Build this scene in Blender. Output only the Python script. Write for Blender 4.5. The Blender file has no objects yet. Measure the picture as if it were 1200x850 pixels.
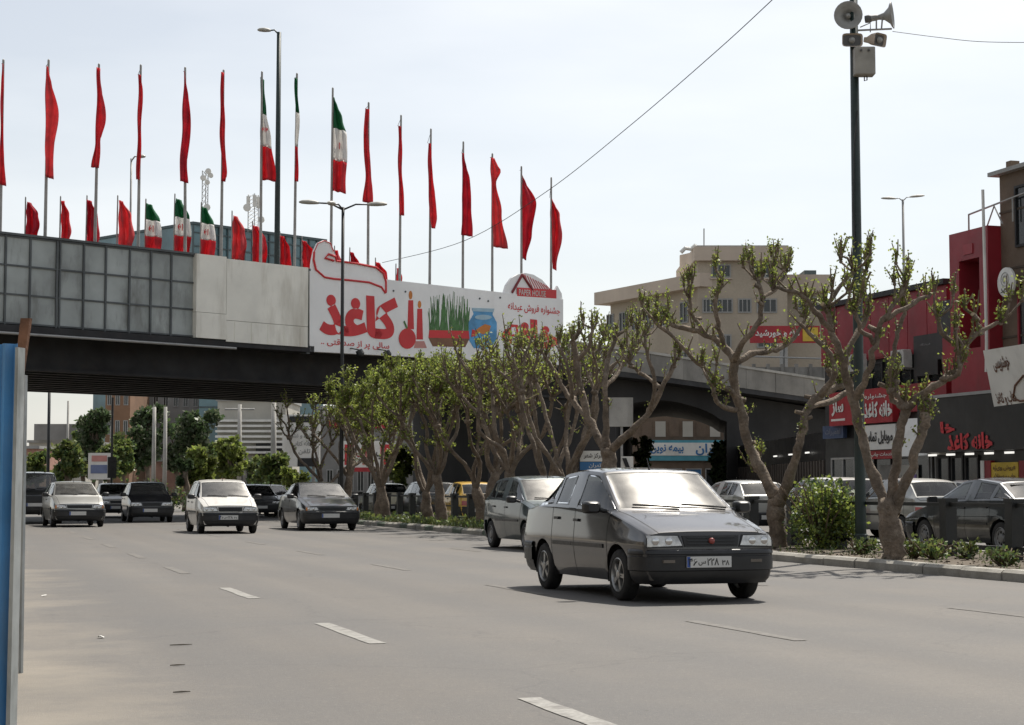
import bpy, bmesh, math, random
from mathutils import Vector, Matrix
from mathutils.bvhtree import BVHTree
random.seed(11)
SC = bpy.context.scene
COL = SC.collection
# ------------------------------------------------------------------ camera, sky, sun, exposure
# world: x = metres to the right of the road side, y = metres along the avenue, z = up
TH = math.radians(17.3); PITCH = math.atan(148/2100.0); CAMZ = 1.2; F = 2100.0
CT, ST = math.cos(TH), math.sin(TH)
cam_d = bpy.data.cameras.new('camera'); cam = bpy.data.objects.new('camera', cam_d); COL.objects.link(cam)
cam_d.sensor_fit = 'HORIZONTAL'; cam_d.sensor_width = 36; cam_d.lens = 36*F/1200
cam_d.clip_start = 0.1; cam_d.clip_end = 5000
cam.location = (0, 0, CAMZ); cam.rotation_euler = (math.pi/2+PITCH, 0, -TH)
SC.camera = cam
SUN_EL = math.radians(57); SUN_AZ = math.radians(27)+TH      # azimuth from +Y towards +X
w = bpy.data.worlds.new('World'); SC.world = w; w.use_nodes = True
nt = w.node_tree; nt.nodes.clear()
sky = nt.nodes.new('ShaderNodeTexSky'); sky.sky_type = 'NISHITA'; sky.sun_disc = False
sky.sun_elevation = SUN_EL; sky.sun_rotation = SUN_AZ; sky.air_density = 1.3; sky.dust_density = 3.5; sky.ozone_density = 1.0; sky.altitude = 1200
hs = nt.nodes.new('ShaderNodeHueSaturation'); hs.inputs['Saturation'].default_value = 0.4; hs.inputs['Value'].default_value = 1.0
tcw = nt.nodes.new('ShaderNodeTexCoord'); mpw = nt.nodes.new('ShaderNodeMapping'); mpw.inputs['Scale'].default_value = (1.2, 1.2, 5.0)
nzw = nt.nodes.new('ShaderNodeTexNoise'); nzw.inputs['Scale'].default_value = 2.2; nzw.inputs['Detail'].default_value = 5.0
rmw = nt.nodes.new('ShaderNodeMapRange'); rmw.inputs[1].default_value = 0.35; rmw.inputs[2].default_value = 0.75; rmw.inputs[3].default_value = 0.0; rmw.inputs[4].default_value = 0.38
mxw = nt.nodes.new('ShaderNodeMixRGB'); mxw.inputs[2].default_value = (10.4, 10.4, 10.2, 1)          # thin high cloud veil
bgn = nt.nodes.new('ShaderNodeBackground'); bgn.inputs['Strength'].default_value = 0.075
wo = nt.nodes.new('ShaderNodeOutputWorld')
nt.links.new(sky.outputs[0], hs.inputs['Color']); nt.links.new(tcw.outputs['Generated'], mpw.inputs[0]); nt.links.new(mpw.outputs[0], nzw.inputs['Vector'])
nt.links.new(nzw.outputs['Fac'], rmw.inputs[0]); nt.links.new(rmw.outputs[0], mxw.inputs[0]); nt.links.new(hs.outputs[0], mxw.inputs[1])
nt.links.new(mxw.outputs[0], bgn.inputs['Color']); nt.links.new(bgn.outputs[0], wo.inputs['Surface'])
sun_d = bpy.data.lights.new('sun', 'SUN'); sun_d.energy = 3.5; sun_d.angle = math.radians(0.6); sun_d.color = (1.0, 0.94, 0.85)
sun = bpy.data.objects.new('sun', sun_d); COL.objects.link(sun)
SUNV = Vector((math.sin(SUN_AZ)*math.cos(SUN_EL), math.cos(SUN_AZ)*math.cos(SUN_EL), math.sin(SUN_EL)))
sun.rotation_euler = SUNV.to_track_quat('Z', 'Y').to_euler(); sun.location = (0, 0, 60)
SC.view_settings.view_transform = 'Standard'; SC.view_settings.look = 'None'; SC.view_settings.gamma = 1
SC.view_settings.use_curve_mapping = False; SC.view_settings.exposure = 0.76
SC.render.engine = 'CYCLES'; SC.cycles.max_bounces = 6; SC.cycles.transparent_max_bounces = 12
SC.cycles.use_denoising = True; SC.cycles.caustics_reflective = False; SC.cycles.caustics_refractive = False
# ------------------------------------------------------------------ surveying: from a bearing in the photograph to a place in the world
CP, SP = math.cos(PITCH), math.sin(PITCH)
def wcam(X, D, z): return Vector((X*CT+D*ST, -X*ST+D*CT, z))
def ray(px, py):
    u = (px-600)/F; v = (425-py)/F
    return wcam(u, CP-v*SP, SP+v*CP)
def U(px, py, D):
    r = ray(px, py); k = D/(r.x*ST+r.y*CT)
    return Vector((0, 0, CAMZ))+r*k
def PL(px, py, p, n):
    r = ray(px, py); c = Vector((0, 0, CAMZ)); k = (p-c).dot(n)/r.dot(n)
    return c+r*k
def G(px, py, z=0.0): return PL(px, py, Vector((0, 0, z)), Vector((0, 0, 1)))
def UT(px, py, t): return PL(px, py, Vector((t, 0, 0)), Vector((1, 0, 0)))
def GX(px, D): return U(px, 573, D).xy
# ------------------------------------------------------------------ objects
def tag(o, label=None, cat=None, group=None, kind=None):
    if label: o['label'] = label
    if cat: o['category'] = cat
    if group: o['group'] = group
    if kind: o['kind'] = kind
    return o
def thing(name, label, cat, loc=(0, 0, 0), rz=0, group=None):
    o = bpy.data.objects.new(name, None); COL.objects.link(o); o.empty_display_size = .2
    o.location = loc; o.rotation_euler = (0, 0, rz)
    return tag(o, label, cat, group)
def adopt(o, parent):
    """o is laid out in world space; make it a child without moving it."""
    o.parent = parent
    if parent is None: return o
    p = parent; m = Matrix.Identity(4)
    ch = []
    while p is not None:
        ch.append(p); p = p.parent
    for q in reversed(ch):
        m = m @ q.matrix_parent_inverse @ Matrix.LocRotScale(q.location, q.rotation_euler, q.scale)
    o.matrix_parent_inverse = m.inverted()
    return o
class MB:
    def __init__(s): s.v = []; s.f = []; s.m = []
    def add(s, vs, fs, mi=0):
        b = len(s.v); s.v += [tuple(q) for q in vs]; s.f += [tuple(b+i for i in f) for f in fs]; s.m += [mi]*len(fs); return s
    def bx(s, x0, x1, y0, y1, z0, z1, mi=0):
        return s.add([(x0,y0,z0),(x1,y0,z0),(x1,y1,z0),(x0,y1,z0),(x0,y0,z1),(x1,y0,z1),(x1,y1,z1),(x0,y1,z1)],
                     [(0,3,2,1),(4,5,6,7),(0,1,5,4),(1,2,6,5),(2,3,7,6),(3,0,4,7)], mi)
    def ob(s, o, u, v, n, u0, u1, v0, v1, n0, n1, mi=0):
        """box in the frame (o; u, v, n)"""
        P = [o+u*a+v*b+n*c for c in (n0, n1) for (a, b) in ((u0,v0),(u1,v0),(u1,v1),(u0,v1))]
        return s.add(P, [(0,3,2,1),(4,5,6,7),(0,1,5,4),(1,2,6,5),(2,3,7,6),(3,0,4,7)], mi)
    def prism(s, poly, o, u, v, n, n0, n1, mi=0):
        k = len(poly)
        P = [o+u*a+v*b+n*n0 for a, b in poly]+[o+u*a+v*b+n*n1 for a, b in poly]
        fs = [tuple(range(k-1, -1, -1)), tuple(range(k, 2*k))]+[(i, (i+1) % k, k+(i+1) % k, k+i) for i in range(k)]
        return s.add(P, fs, mi)
    def quadp(s, p, n, d, mi=0):
        """four (or more) world points made d thick along n"""
        k = len(p); P = [Vector(q) for q in p]+[Vector(q)+n*d for q in p]
        return s.add(P, [tuple(range(k-1, -1, -1)), tuple(range(k, 2*k))]+[(i, (i+1) % k, k+(i+1) % k, k+i) for i in range(k)], mi)
    def tube(s, pts, rad, n=8, mi=0, cap=True, jit=0):
        pts = [Vector(p) for p in pts]; k = len(pts)
        if not hasattr(rad, '__len__'): rad = [rad]*k
        b = len(s.v); ref = None
        for i, p in enumerate(pts):
            d = (pts[min(i+1, k-1)]-pts[max(i-1, 0)])
            d = d.normalized() if d.length > 1e-9 else Vector((0, 0, 1))
            if ref is None:
                ref = Vector((1, 0, 0)) if abs(d.x) < .8 else Vector((0, 1, 0))
            a = (ref-d*ref.dot(d)).normalized(); c = d.cross(a); ref = a
            for j in range(n):
                t = 2*math.pi*j/n; r = rad[i]*(1+(random.uniform(-jit, jit) if jit else 0))
                s.v.append(tuple(p+a*(r*math.cos(t))+c*(r*math.sin(t))))
        for i in range(k-1):
            for j in range(n):
                j2 = (j+1) % n
                s.f.append((b+i*n+j, b+i*n+j2, b+(i+1)*n+j2, b+(i+1)*n+j)); s.m.append(mi)
        if cap:
            s.f.append(tuple(b+j for j in range(n-1, -1, -1))); s.m.append(mi)
            s.f.append(tuple(b+(k-1)*n+j for j in range(n))); s.m.append(mi)
        return s
    def lathe(s, prof, o, ax, n=24, mi=0):
        """prof: (radius, height along ax)"""
        ax = Vector(ax).normalized(); ref = Vector((0, 0, 1)) if abs(ax.z) < .9 else Vector((1, 0, 0))
        a = (ref-ax*ref.dot(ax)).normalized(); c = ax.cross(a); b = len(s.v); o = Vector(o)
        for r, h in prof:
            for j in range(n):
                t = 2*math.pi*j/n; s.v.append(tuple(o+ax*h+a*(r*math.cos(t))+c*(r*math.sin(t))))
        for i in range(len(prof)-1):
            for j in range(n):
                j2 = (j+1) % n
                s.f.append((b+i*n+j, b+i*n+j2, b+(i+1)*n+j2, b+(i+1)*n+j)); s.m.append(mi)
        return s
    def grid(s, rows, mi=0):
        b = len(s.v); n = len(rows[0])
        for r in rows: s.v += [tuple(p) for p in r]
        for i in range(len(rows)-1):
            for j in range(n-1):
                s.f.append((b+i*n+j, b+i*n+j+1, b+(i+1)*n+j+1, b+(i+1)*n+j)); s.m.append(mi)
        return s
    def mesh(s, name, mats, smooth=False, angle=None):
        me = bpy.data.meshes.new(name); me.from_pydata(s.v, [], s.f)
        for m in (mats if isinstance(mats, (list, tuple)) else [mats]): me.materials.append(m)
        if any(s.m): me.polygons.foreach_set('material_index', s.m)
        if smooth:
            me.polygons.foreach_set('use_smooth', [True]*len(s.f))
            if angle: me.set_sharp_from_angle(angle=math.radians(angle))
        me.update(); return me
    def build(s, name, mats, parent=None, smooth=False, angle=None, local=False):
        o = bpy.data.objects.new(name, s.mesh(name, mats, smooth, angle)); COL.objects.link(o)
        if parent is not None:
            if local: o.parent = parent
            else: adopt(o, parent)
        return o
def bevel(o, w=.01, seg=1, ang=40):
    m = o.modifiers.new('bevel', 'BEVEL'); m.width = w; m.segments = seg; m.limit_method = 'ANGLE'; m.angle_limit = math.radians(ang); return o
def struct(o): o['kind'] = 'structure'; return o
Z = Vector((0, 0, 1))
# ------------------------------------------------------------------ materials
MATS = {}
def M(name, col, rough=.6, metal=0.0, var=.12, vs=1.5, grain=0.0, gs=60, bump=0.0, bs=30, spec=.5, coat=0.0, stain=None, ss=.6, sl=.5, world=True, streak=0):
    """stain: colour of weathering patches, ss its scale, sl its amount; streak: vertical stretch of the patches"""
    if name in MATS: return MATS[name]
    m = bpy.data.materials.new(name); m.use_nodes = True; MATS[name] = m
    t = m.node_tree; b = t.nodes['Principled BSDF']; L = t.links
    b.inputs['Roughness'].default_value = rough; b.inputs['Metallic'].default_value = metal
    b.inputs['Specular IOR Level'].default_value = spec
    if coat: b.inputs['Coat Weight'].default_value = coat; b.inputs['Coat Roughness'].default_value = .04; b.inputs['Coat IOR'].default_value = 1.58
    if world:
        pos = t.nodes.new('ShaderNodeNewGeometry').outputs['Position']
    else:
        pos = t.nodes.new('ShaderNodeTexCoord').outputs['Object']
    def noise(scale, det=4, vec=None, rg=.55):
        n = t.nodes.new('ShaderNodeTexNoise'); n.inputs['Scale'].default_value = scale; n.inputs['Detail'].default_value = det; n.inputs['Roughness'].default_value = rg
        L.new(vec or pos, n.inputs['Vector']); return n.outputs['Fac']
    def mix(f, a, c2, mode='MIX'):
        n = t.nodes.new('ShaderNodeMixRGB'); n.blend_type = mode
        if hasattr(f, 'is_linked'): L.new(f, n.inputs[0])
        else: n.inputs[0].default_value = f
        for i, q in ((1, a), (2, c2)):
            if hasattr(q, 'is_linked'): L.new(q, n.inputs[i])
            else: n.inputs[i].default_value = (*q[:3], 1)
        return n.outputs[0]
    def rng(f, a, c, lo=0, hi=1):
        n = t.nodes.new('ShaderNodeMapRange'); L.new(f, n.inputs[0])
        for i, q in enumerate((a, c, lo, hi)): n.inputs[i+1].default_value = q
        return n.outputs[0]
    c = tuple(col)
    dk = tuple(max(0, q*(1-var*1.6)) for q in c); lt = tuple(min(1, q*(1+var)) for q in c)
    out = mix(rng(noise(vs), .3, .7), dk, lt)
    if stain:
        vec = None
        if streak:
            mp = t.nodes.new('ShaderNodeMapping'); L.new(pos, mp.inputs[0]); mp.inputs['Scale'].default_value = (1, 1, 1/streak); vec = mp.outputs[0]
        out = mix(rng(noise(ss, 6, vec, .65), .5, .72, 0, sl), out, stain)
    if grain:
        out = mix(rng(noise(gs, 2), .25, .75, 0, grain), out, tuple(q*.35 for q in c))
    L.new(out, b.inputs['Base Color'])
    if rough < .9 and not coat:
        L.new(rng(noise(vs*3), .2, .8, max(.02, rough*.8), min(1, rough*1.2)), b.inputs['Roughness'])
    if bump:
        bn = t.nodes.new('ShaderNodeBump'); bn.inputs['Strength'].default_value = min(1, bump); bn.inputs['Distance'].default_value = .02*max(1, bump)
        L.new(noise(bs, 5), bn.inputs['Height']); L.new(bn.outputs[0], b.inputs['Normal'])
    return m
def glassmat(name, tint=(.35, .4, .38), dust=.06, rough=.03, drough=.32, dcol=(.8, .78, .74)):
    """clear tinted sheet with a dusty film: fresnel mirror over transparency, plus a rough film lobe"""
    if name in MATS: return MATS[name]
    m = bpy.data.materials.new(name); m.use_nodes = True; MATS[name] = m; t = m.node_tree; t.nodes.clear(); L = t.links
    out = t.nodes.new('ShaderNodeOutputMaterial'); tr = t.nodes.new('ShaderNodeBsdfTransparent'); tr.inputs[0].default_value = (*tint, 1)
    gl = t.nodes.new('ShaderNodeBsdfGlossy'); gl.inputs['Roughness'].default_value = rough; gl.inputs[0].default_value = (1, 1, 1, 1)
    fr = t.nodes.new('ShaderNodeFresnel'); fr.inputs[0].default_value = 1.52
    mx = t.nodes.new('ShaderNodeMixShader'); L.new(fr.outputs[0], mx.inputs[0]); L.new(tr.outputs[0], mx.inputs[1]); L.new(gl.outputs[0], mx.inputs[2])
    g2 = t.nodes.new('ShaderNodeBsdfGlossy'); g2.inputs['Roughness'].default_value = drough; g2.inputs[0].default_value = (*dcol, 1)
    df = t.nodes.new('ShaderNodeBsdfDiffuse'); df.inputs[0].default_value = (*dcol, 1)
    fm = t.nodes.new('ShaderNodeMixShader'); fm.inputs[0].default_value = .5; L.new(g2.outputs[0], fm.inputs[1]); L.new(df.outputs[0], fm.inputs[2])
    nz = t.nodes.new('ShaderNodeTexNoise'); nz.inputs['Scale'].default_value = 4; nz.inputs['Detail'].default_value = 6
    tc = t.nodes.new('ShaderNodeTexCoord'); L.new(tc.outputs['Object'], nz.inputs['Vector'])
    mr = t.nodes.new('ShaderNodeMapRange'); L.new(nz.outputs[0], mr.inputs[0]); mr.inputs[1].default_value = .25; mr.inputs[2].default_value = .8; mr.inputs[3].default_value = dust*.6; mr.inputs[4].default_value = dust*1.5
    m2 = t.nodes.new('ShaderNodeMixShader'); L.new(mr.outputs[0], m2.inputs[0]); L.new(mx.outputs[0], m2.inputs[1]); L.new(fm.outputs[0], m2.inputs[2])
    L.new(m2.outputs[0], out.inputs[0]); return m
def leafmat(name, col, tr=.35):
    if name in MATS: return MATS[name]
    m = bpy.data.materials.new(name); m.use_nodes = True; MATS[name] = m; t = m.node_tree; L = t.links
    b = t.nodes['Principled BSDF']; b.inputs['Roughness'].default_value = .5; out = t.nodes['Material Output']
    nz = t.nodes.new('ShaderNodeTexNoise'); nz.inputs['Scale'].default_value = 1.7; g = t.nodes.new('ShaderNodeNewGeometry'); L.new(g.outputs['Position'], nz.inputs[0])
    mr = t.nodes.new('ShaderNodeMapRange'); L.new(nz.outputs[0], mr.inputs[0]); mr.inputs[1].default_value = .3; mr.inputs[2].default_value = .7
    mx = t.nodes.new('ShaderNodeMixRGB'); L.new(mr.outputs[0], mx.inputs[0]); mx.inputs[1].default_value = (*[q*.65 for q in col], 1); mx.inputs[2].default_value = (*[q*1.25 for q in col], 1)
    L.new(mx.outputs[0], b.inputs['Base Color'])
    tl = t.nodes.new('ShaderNodeBsdfTranslucent'); L.new(mx.outputs[0], tl.inputs[0])
    ms = t.nodes.new('ShaderNodeMixShader'); ms.inputs[0].default_value = tr; L.new(b.outputs[0], ms.inputs[1]); L.new(tl.outputs[0], ms.inputs[2]); L.new(ms.outputs[0], out.inputs[0])
    return m
# ------------------------------------------------------------------ lettering
AR = {'ا':(0xFE8D,2),'ب':(0xFE8F,4),'پ':(0xFB56,4),'ت':(0xFE95,4),'ج':(0xFE9D,4),'چ':(0xFB7A,4),'ح':(0xFEA1,4),'خ':(0xFEA5,4),'د':(0xFEA9,2),'ذ':(0xFEAB,2),'ر':(0xFEAD,2),'ز':(0xFEAF,2),
      'س':(0xFEB1,4),'ش':(0xFEB5,4),'ص':(0xFEB9,4),'ط':(0xFEC1,4),'ع':(0xFEC9,4),'غ':(0xFECD,4),'ف':(0xFED1,4),'ق':(0xFED5,4),'ک':(0xFB8E,4),'گ':(0xFB92,4),'ل':(0xFEDD,4),'م':(0xFEE1,4),'ن':(0xFEE5,4),'و':(0xFEED,2),'ه':(0xFEE9,4),'ی':(0xFBFC,4)}
def shape_text(s):
    if not any(c in AR for c in s): return s
    out = []
    for i, c in enumerate(s):
        if c not in AR:
            out.append(c); continue
        b, k = AR[c]
        pj = i > 0 and s[i-1] in AR and AR[s[i-1]][1] == 4
        nj = k == 4 and i+1 < len(s) and s[i+1] in AR
        out.append(chr(b+(3 if pj and nj else 2 if nj else 1 if pj else 0)))
    return ''.join(reversed(out))
def text(s, name, o, u, v, wd, ht, mat, parent, bold=0.0, depth=.01, fit=True):
    """letters filling the box wd x ht whose lower left corner is o, in the plane (u, v)"""
    cu = bpy.data.curves.new('lettering', 'FONT'); cu.body = shape_text(s); cu.resolution_u = 2; cu.offset = bold
    cu.extrude = 0.0
    t = bpy.data.objects.new('lettering', cu); COL.objects.link(t)
    dg = bpy.context.evaluated_depsgraph_get(); me = bpy.data.meshes.new_from_object(t.evaluated_get(dg))
    bpy.data.objects.remove(t); bpy.data.curves.remove(cu)
    vs = [q.co.copy() for q in me.vertices]; fs = [tuple(p.vertices) for p in me.polygons]; bpy.data.meshes.remove(me)
    if not vs: return None
    x0 = min(q.x for q in vs); x1 = max(q.x for q in vs); y0 = min(q.y for q in vs); y1 = max(q.y for q in vs)
    sx = wd/max(1e-6, x1-x0); sy = ht/max(1e-6, y1-y0)
    n = u.cross(v)
    mb = MB(); mb.add([o+u*((q.x-x0)*sx)+v*((q.y-y0)*sy)+n*depth for q in vs], fs)
    return mb.build(name, mat, parent)
# ------------------------------------------------------------------ shared materials
m_conc = M('concrete', (.28, .265, .24), .85, var=.18, vs=.8, grain=.35, gs=40, bump=.2, bs=20, stain=(.1, .095, .085), ss=.7, sl=.6, streak=4)
m_concl = M('pale_concrete', (.45, .435, .4), .85, var=.15, vs=.9, grain=.3, gs=40, bump=.2, bs=22, stain=(.16, .15, .13), ss=.9, sl=.55, streak=4)
m_concd = M('shade_dark_concrete', (.03, .028, .027), .9, var=.3, vs=.5, grain=.3, gs=30, bump=.2, bs=14, stain=(.02, .02, .02), ss=.5, sl=.6, streak=5)  # concrete with the darkness under the bridge put into its colour
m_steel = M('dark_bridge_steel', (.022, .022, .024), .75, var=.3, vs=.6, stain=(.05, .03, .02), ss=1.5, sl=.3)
m_black = M('black_paint', (.012, .014, .014), .5, var=.2, vs=2, stain=(.05, .045, .04), ss=3, sl=.35)
m_post = M('dark_green_paint', (.016, .032, .029), .5, var=.25, vs=2, stain=(.06, .055, .045), ss=3, sl=.3)
m_galv = M('galvanised_steel', (.34, .34, .33), .55, metal=.35, var=.15, vs=2, stain=(.2, .17, .14), ss=2, sl=.4)
m_white = M('white_paint', (.62, .61, .58), .6, var=.06, vs=1.5, stain=(.36, .33, .28), ss=1.2, sl=.5, streak=3)
m_red = M('red_print', (.42, .035, .03), .6, var=.1, vs=2)
m_redw = M('red_cladding', (.26, .016, .026), .45, var=.15, vs=.9, stain=(.12, .02, .02), ss=1.2, sl=.4, streak=3)
m_dglass = M('dark_shop_glass', (.02, .024, .026), .12, var=.3, vs=.7, spec=.6)
# ------------------------------------------------------------------ asphalt with dust along the verge
def asphalt(name, base=.16, dust=True):
    m = bpy.data.materials.new(name); m.use_nodes = True; MATS[name] = m; t = m.node_tree; L = t.links; b = t.nodes['Principled BSDF']
    g = t.nodes.new('ShaderNodeNewGeometry').outputs['Position']
    def nz(s, d=5, r=.6, vec=None):
        n = t.nodes.new('ShaderNodeTexNoise'); n.inputs['Scale'].default_value = s; n.inputs['Detail'].default_value = d; n.inputs['Roughness'].default_value = r; L.new(vec or g, n.inputs[0]); return n.outputs[0]
    def rg(f, a, c, lo=0, hi=1):
        n = t.nodes.new('ShaderNodeMapRange'); L.new(f, n.inputs[0])
        for i, q in enumerate((a, c, lo, hi)): n.inputs[i+1].default_value = q
        return n.outputs[0]
    def mx(f, a, c, mode='MIX'):
        n = t.nodes.new('ShaderNodeMixRGB'); n.blend_type = mode; L.new(f, n.inputs[0]) if hasattr(f, 'is_linked') else setattr(n.inputs[0], 'default_value', f)
        for i, q in ((1, a), (2, c)):
            if hasattr(q, 'is_linked'): L.new(q, n.inputs[i])
            else: n.inputs[i].default_value = (*q, 1)
        return n.outputs[0]
    mp = t.nodes.new('ShaderNodeMapping'); L.new(g, mp.inputs[0]); mp.inputs['Scale'].default_value = (1, .06, 1)      # wear runs along the lanes
    c = mx(rg(nz(.9, 4, .5, mp.outputs[0]), .3, .7), (base*.87, base*.78, base*.68), (base*1.2, base*1.08, base*.93))
    c = mx(rg(nz(.35, 6), .42, .7, 0, .75), c, (base*.74, base*.72, base*.7))
    sxx = t.nodes.new('ShaderNodeSeparateXYZ'); L.new(g, sxx.inputs[0]); wv0 = t.nodes.new('ShaderNodeMath'); wv0.operation = 'MULTIPLY_ADD'; L.new(sxx.outputs[0], wv0.inputs[0]); wv0.inputs[1].default_value = 2*math.pi/1.625; wv0.inputs[2].default_value = .6
    sn = t.nodes.new('ShaderNodeMath'); sn.operation = 'SINE'; L.new(wv0.outputs[0], sn.inputs[0])
    wn = t.nodes.new('ShaderNodeMath'); wn.operation = 'MULTIPLY'; L.new(sn.outputs[0], wn.inputs[0]); L.new(nz(.5, 3, .5, mp.outputs[0]), wn.inputs[1])
    c = mx(rg(wn.outputs[0], -.1, .6, 0, .5), c, (base*.72, base*.7, base*.68))          # polished wheel tracks
    c = mx(rg(nz(7, 5, .7), .5, .75, 0, .45), c, (base*.68, base*.66, base*.63))
    c = mx(rg(nz(3.2, 8, .8), .6, .66, 0, .5), c, (base*.5, base*.46, base*.4))
    c = mx(rg(nz(11, 6, .75), .63, .69, 0, .6), c, (base*.42, base*.38, base*.33))
    c = mx(rg(nz(2.2, 6, .7), .6, .7, 0, .35), c, (base*1.3, base*1.24, base*1.15))
    c = mx(rg(nz(45, 3), .4, .7, 0, .45), c, (base*.55, base*.54, base*.52))
    c = mx(rg(nz(160, 2), .35, .7, 0, .6), c, (base*.45, base*.44, base*.43))
    c = mx(rg(nz(90, 2), .62, .72, 0, .5), c, (base*1.8, base*1.75, base*1.65))
    vo = t.nodes.new('ShaderNodeTexVoronoi'); vo.feature = 'DISTANCE_TO_EDGE'; vo.inputs['Scale'].default_value = .22
    wv = t.nodes.new('ShaderNodeVectorMath'); wv.operation = 'ADD'; nv = t.nodes.new('ShaderNodeTexNoise'); nv.inputs['Scale'].default_value = 1.2; nv.inputs['Detail'].default_value = 4; L.new(g, nv.inputs[0])
    L.new(g, wv.inputs[0]); L.new(nv.outputs['Color'], wv.inputs[1]); L.new(wv.outputs[0], vo.inputs['Vector'])
    crk = rg(vo.outputs['Distance'], .0, .006, .28, 0)
    c = mx(crk, c, (base*.35, base*.34, base*.33))
    if dust:
        sx = t.nodes.new('ShaderNodeSeparateXYZ'); L.new(g, sx.inputs[0])
        ad = t.nodes.new('ShaderNodeMath'); ad.operation = 'ADD'; L.new(sx.outputs[0], ad.inputs[0]); L.new(rg(nz(.45, 6, .65), .2, .8, -1.3, 1.3), ad.inputs[1])
        c = mx(rg(ad.outputs[0], -.5, 1.4, .7, 0), c, (.3, .26, .2))
        c = mx(rg(nz(24, 3), .6, .78, 0, .35), c, (.27, .24, .19))
    L.new(c, b.inputs['Base Color']); b.inputs['Roughness'].default_value = .78; b.inputs['Specular IOR Level'].default_value = .42
    bp = t.nodes.new('ShaderNodeBump'); bp.inputs['Strength'].default_value = .35; bp.inputs['Distance'].default_value = .012; L.new(nz(110, 3), bp.inputs['Height']); L.new(bp.outputs[0], b.inputs['Normal'])
    return m
m_asph = asphalt('worn_asphalt', .142)
m_asph2 = asphalt('far_asphalt', .14, False)
m_dirt = M('dusty_soil', (.115, .09, .062), .95, var=.25, vs=1.6, grain=.4, gs=25, bump=.6, bs=14, stain=(.06, .055, .03), ss=1.3, sl=.7)
m_grnd = M('city_ground', (.2, .185, .16), .95, var=.2, vs=.2)
m_kerb = M('kerb_concrete', (.33, .315, .275), .85, var=.15, vs=2, grain=.3, gs=30, bump=.25, bs=25, stain=(.15, .14, .11), ss=2.2, sl=.6)
m_kerbg = M('kerb_green_paint', (.1, .13, .095), .8, var=.2, vs=3, grain=.3, gs=30, bump=.25, bs=25, stain=(.25, .24, .2), ss=4, sl=.8)
m_pave = M('pavement_slabs', (.3, .28, .25), .85, var=.15, vs=1, grain=.3, gs=20, bump=.2)
m_line = M('worn_road_paint', (.3, .29, .265), .75, var=.1, vs=3, grain=.6, gs=35, stain=(.15, .14, .13), ss=4.5, sl=1)
m_line2 = M('faded_road_paint', (.15, .139, .124), .8, var=.1, vs=3, grain=.5, gs=35, stain=(.145, .138, .125), ss=3, sl=1)
b = MB(); b.bx(-700, 700, -150, 1300, -.5, 0); struct(b.build('ground', m_grnd))
b = MB(); b.bx(-9, 13.06, -12, 420, 0.001, .006); struct(b.build('road', m_asph))
b = MB(); b.bx(16.9, 27, -12, 420, 0.001, .006); struct(b.build('road_beyond_median', m_asph2))
b = MB(); b.bx(13.3, 16.7, -4, 74, .0, .135)
bed = struct(b.build('median_bed', m_dirt))
# right hand pavement with its slabs close to the shops
b = MB(); b.bx(27.0, 30.4, -5, 76, 0, .14); struct(b.build('pavement', m_pave))
# lane markings, worn dashes: own sheets 4 mm above the asphalt
def dash(x, y, ln, wd, m, nm='lane_dash'):
    b = MB(); z = .0105; k = 8; L_, R_ = [], []
    for i in range(k+1):
        yy = y-ln/2+ln*i/k
        L_.append((x-wd/2+random.uniform(-.008, .008), yy, z)); R_.append((x+wd/2+random.uniform(-.008, .008), yy, z))
    b.grid([L_, R_]); return adopt(b.build(nm, m), ROADM)
ROADM = bpy.data.objects.new('road_markings', None); COL.objects.link(ROADM); ROADM['kind'] = 'structure'
for k in range(9): dash(3.16, 8.75+k*5.98, 2.2, .14, m_line if k < 3 else m_line2)
for k in range(8): dash(6.4, 7.6+k*6.4, 2.2, .12, m_line2)
for k in range(4): dash(9.6, 15.0+k*6.3, 2.0, .1, m_line2)
# kerb stones of the median, one by one
KERB = bpy.data.objects.new('kerb', None); COL.objects.link(KERB); KERB['kind'] = 'structure'
kme = {}
for nm, mm in (('c', m_kerb), ('g', m_kerbg)):
    b = MB(); b.prism([(0, 0), (.24, 0), (.24, .15), (.05, .15), (.0, .11)], Vector((0, -.49, 0)), Vector((1, 0, 0)), Z, Vector((0, -1, 0)), 0, -.98)
    kme[nm] = b.mesh('kerb_stone', mm)
for k in range(80):
    y = -2+k*1.0
    o = bpy.data.objects.new('kerb_stone', kme['g' if (y > 38 and k % 3 == 1) else 'c']); COL.objects.link(o); o.parent = KERB
    o.location = (13.06+random.uniform(-.012, .012), y, random.uniform(-.012, .008)); o.rotation_euler = (random.uniform(-.008, .008), random.uniform(-.01, .01), random.uniform(-.012, .012))
    if y < 74:
        o = bpy.data.objects.new('kerb_stone', kme['c']); COL.objects.link(o); o.parent = KERB
        o.location = (16.92, y, 0); o.rotation_euler = (0, 0, math.pi)
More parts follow.
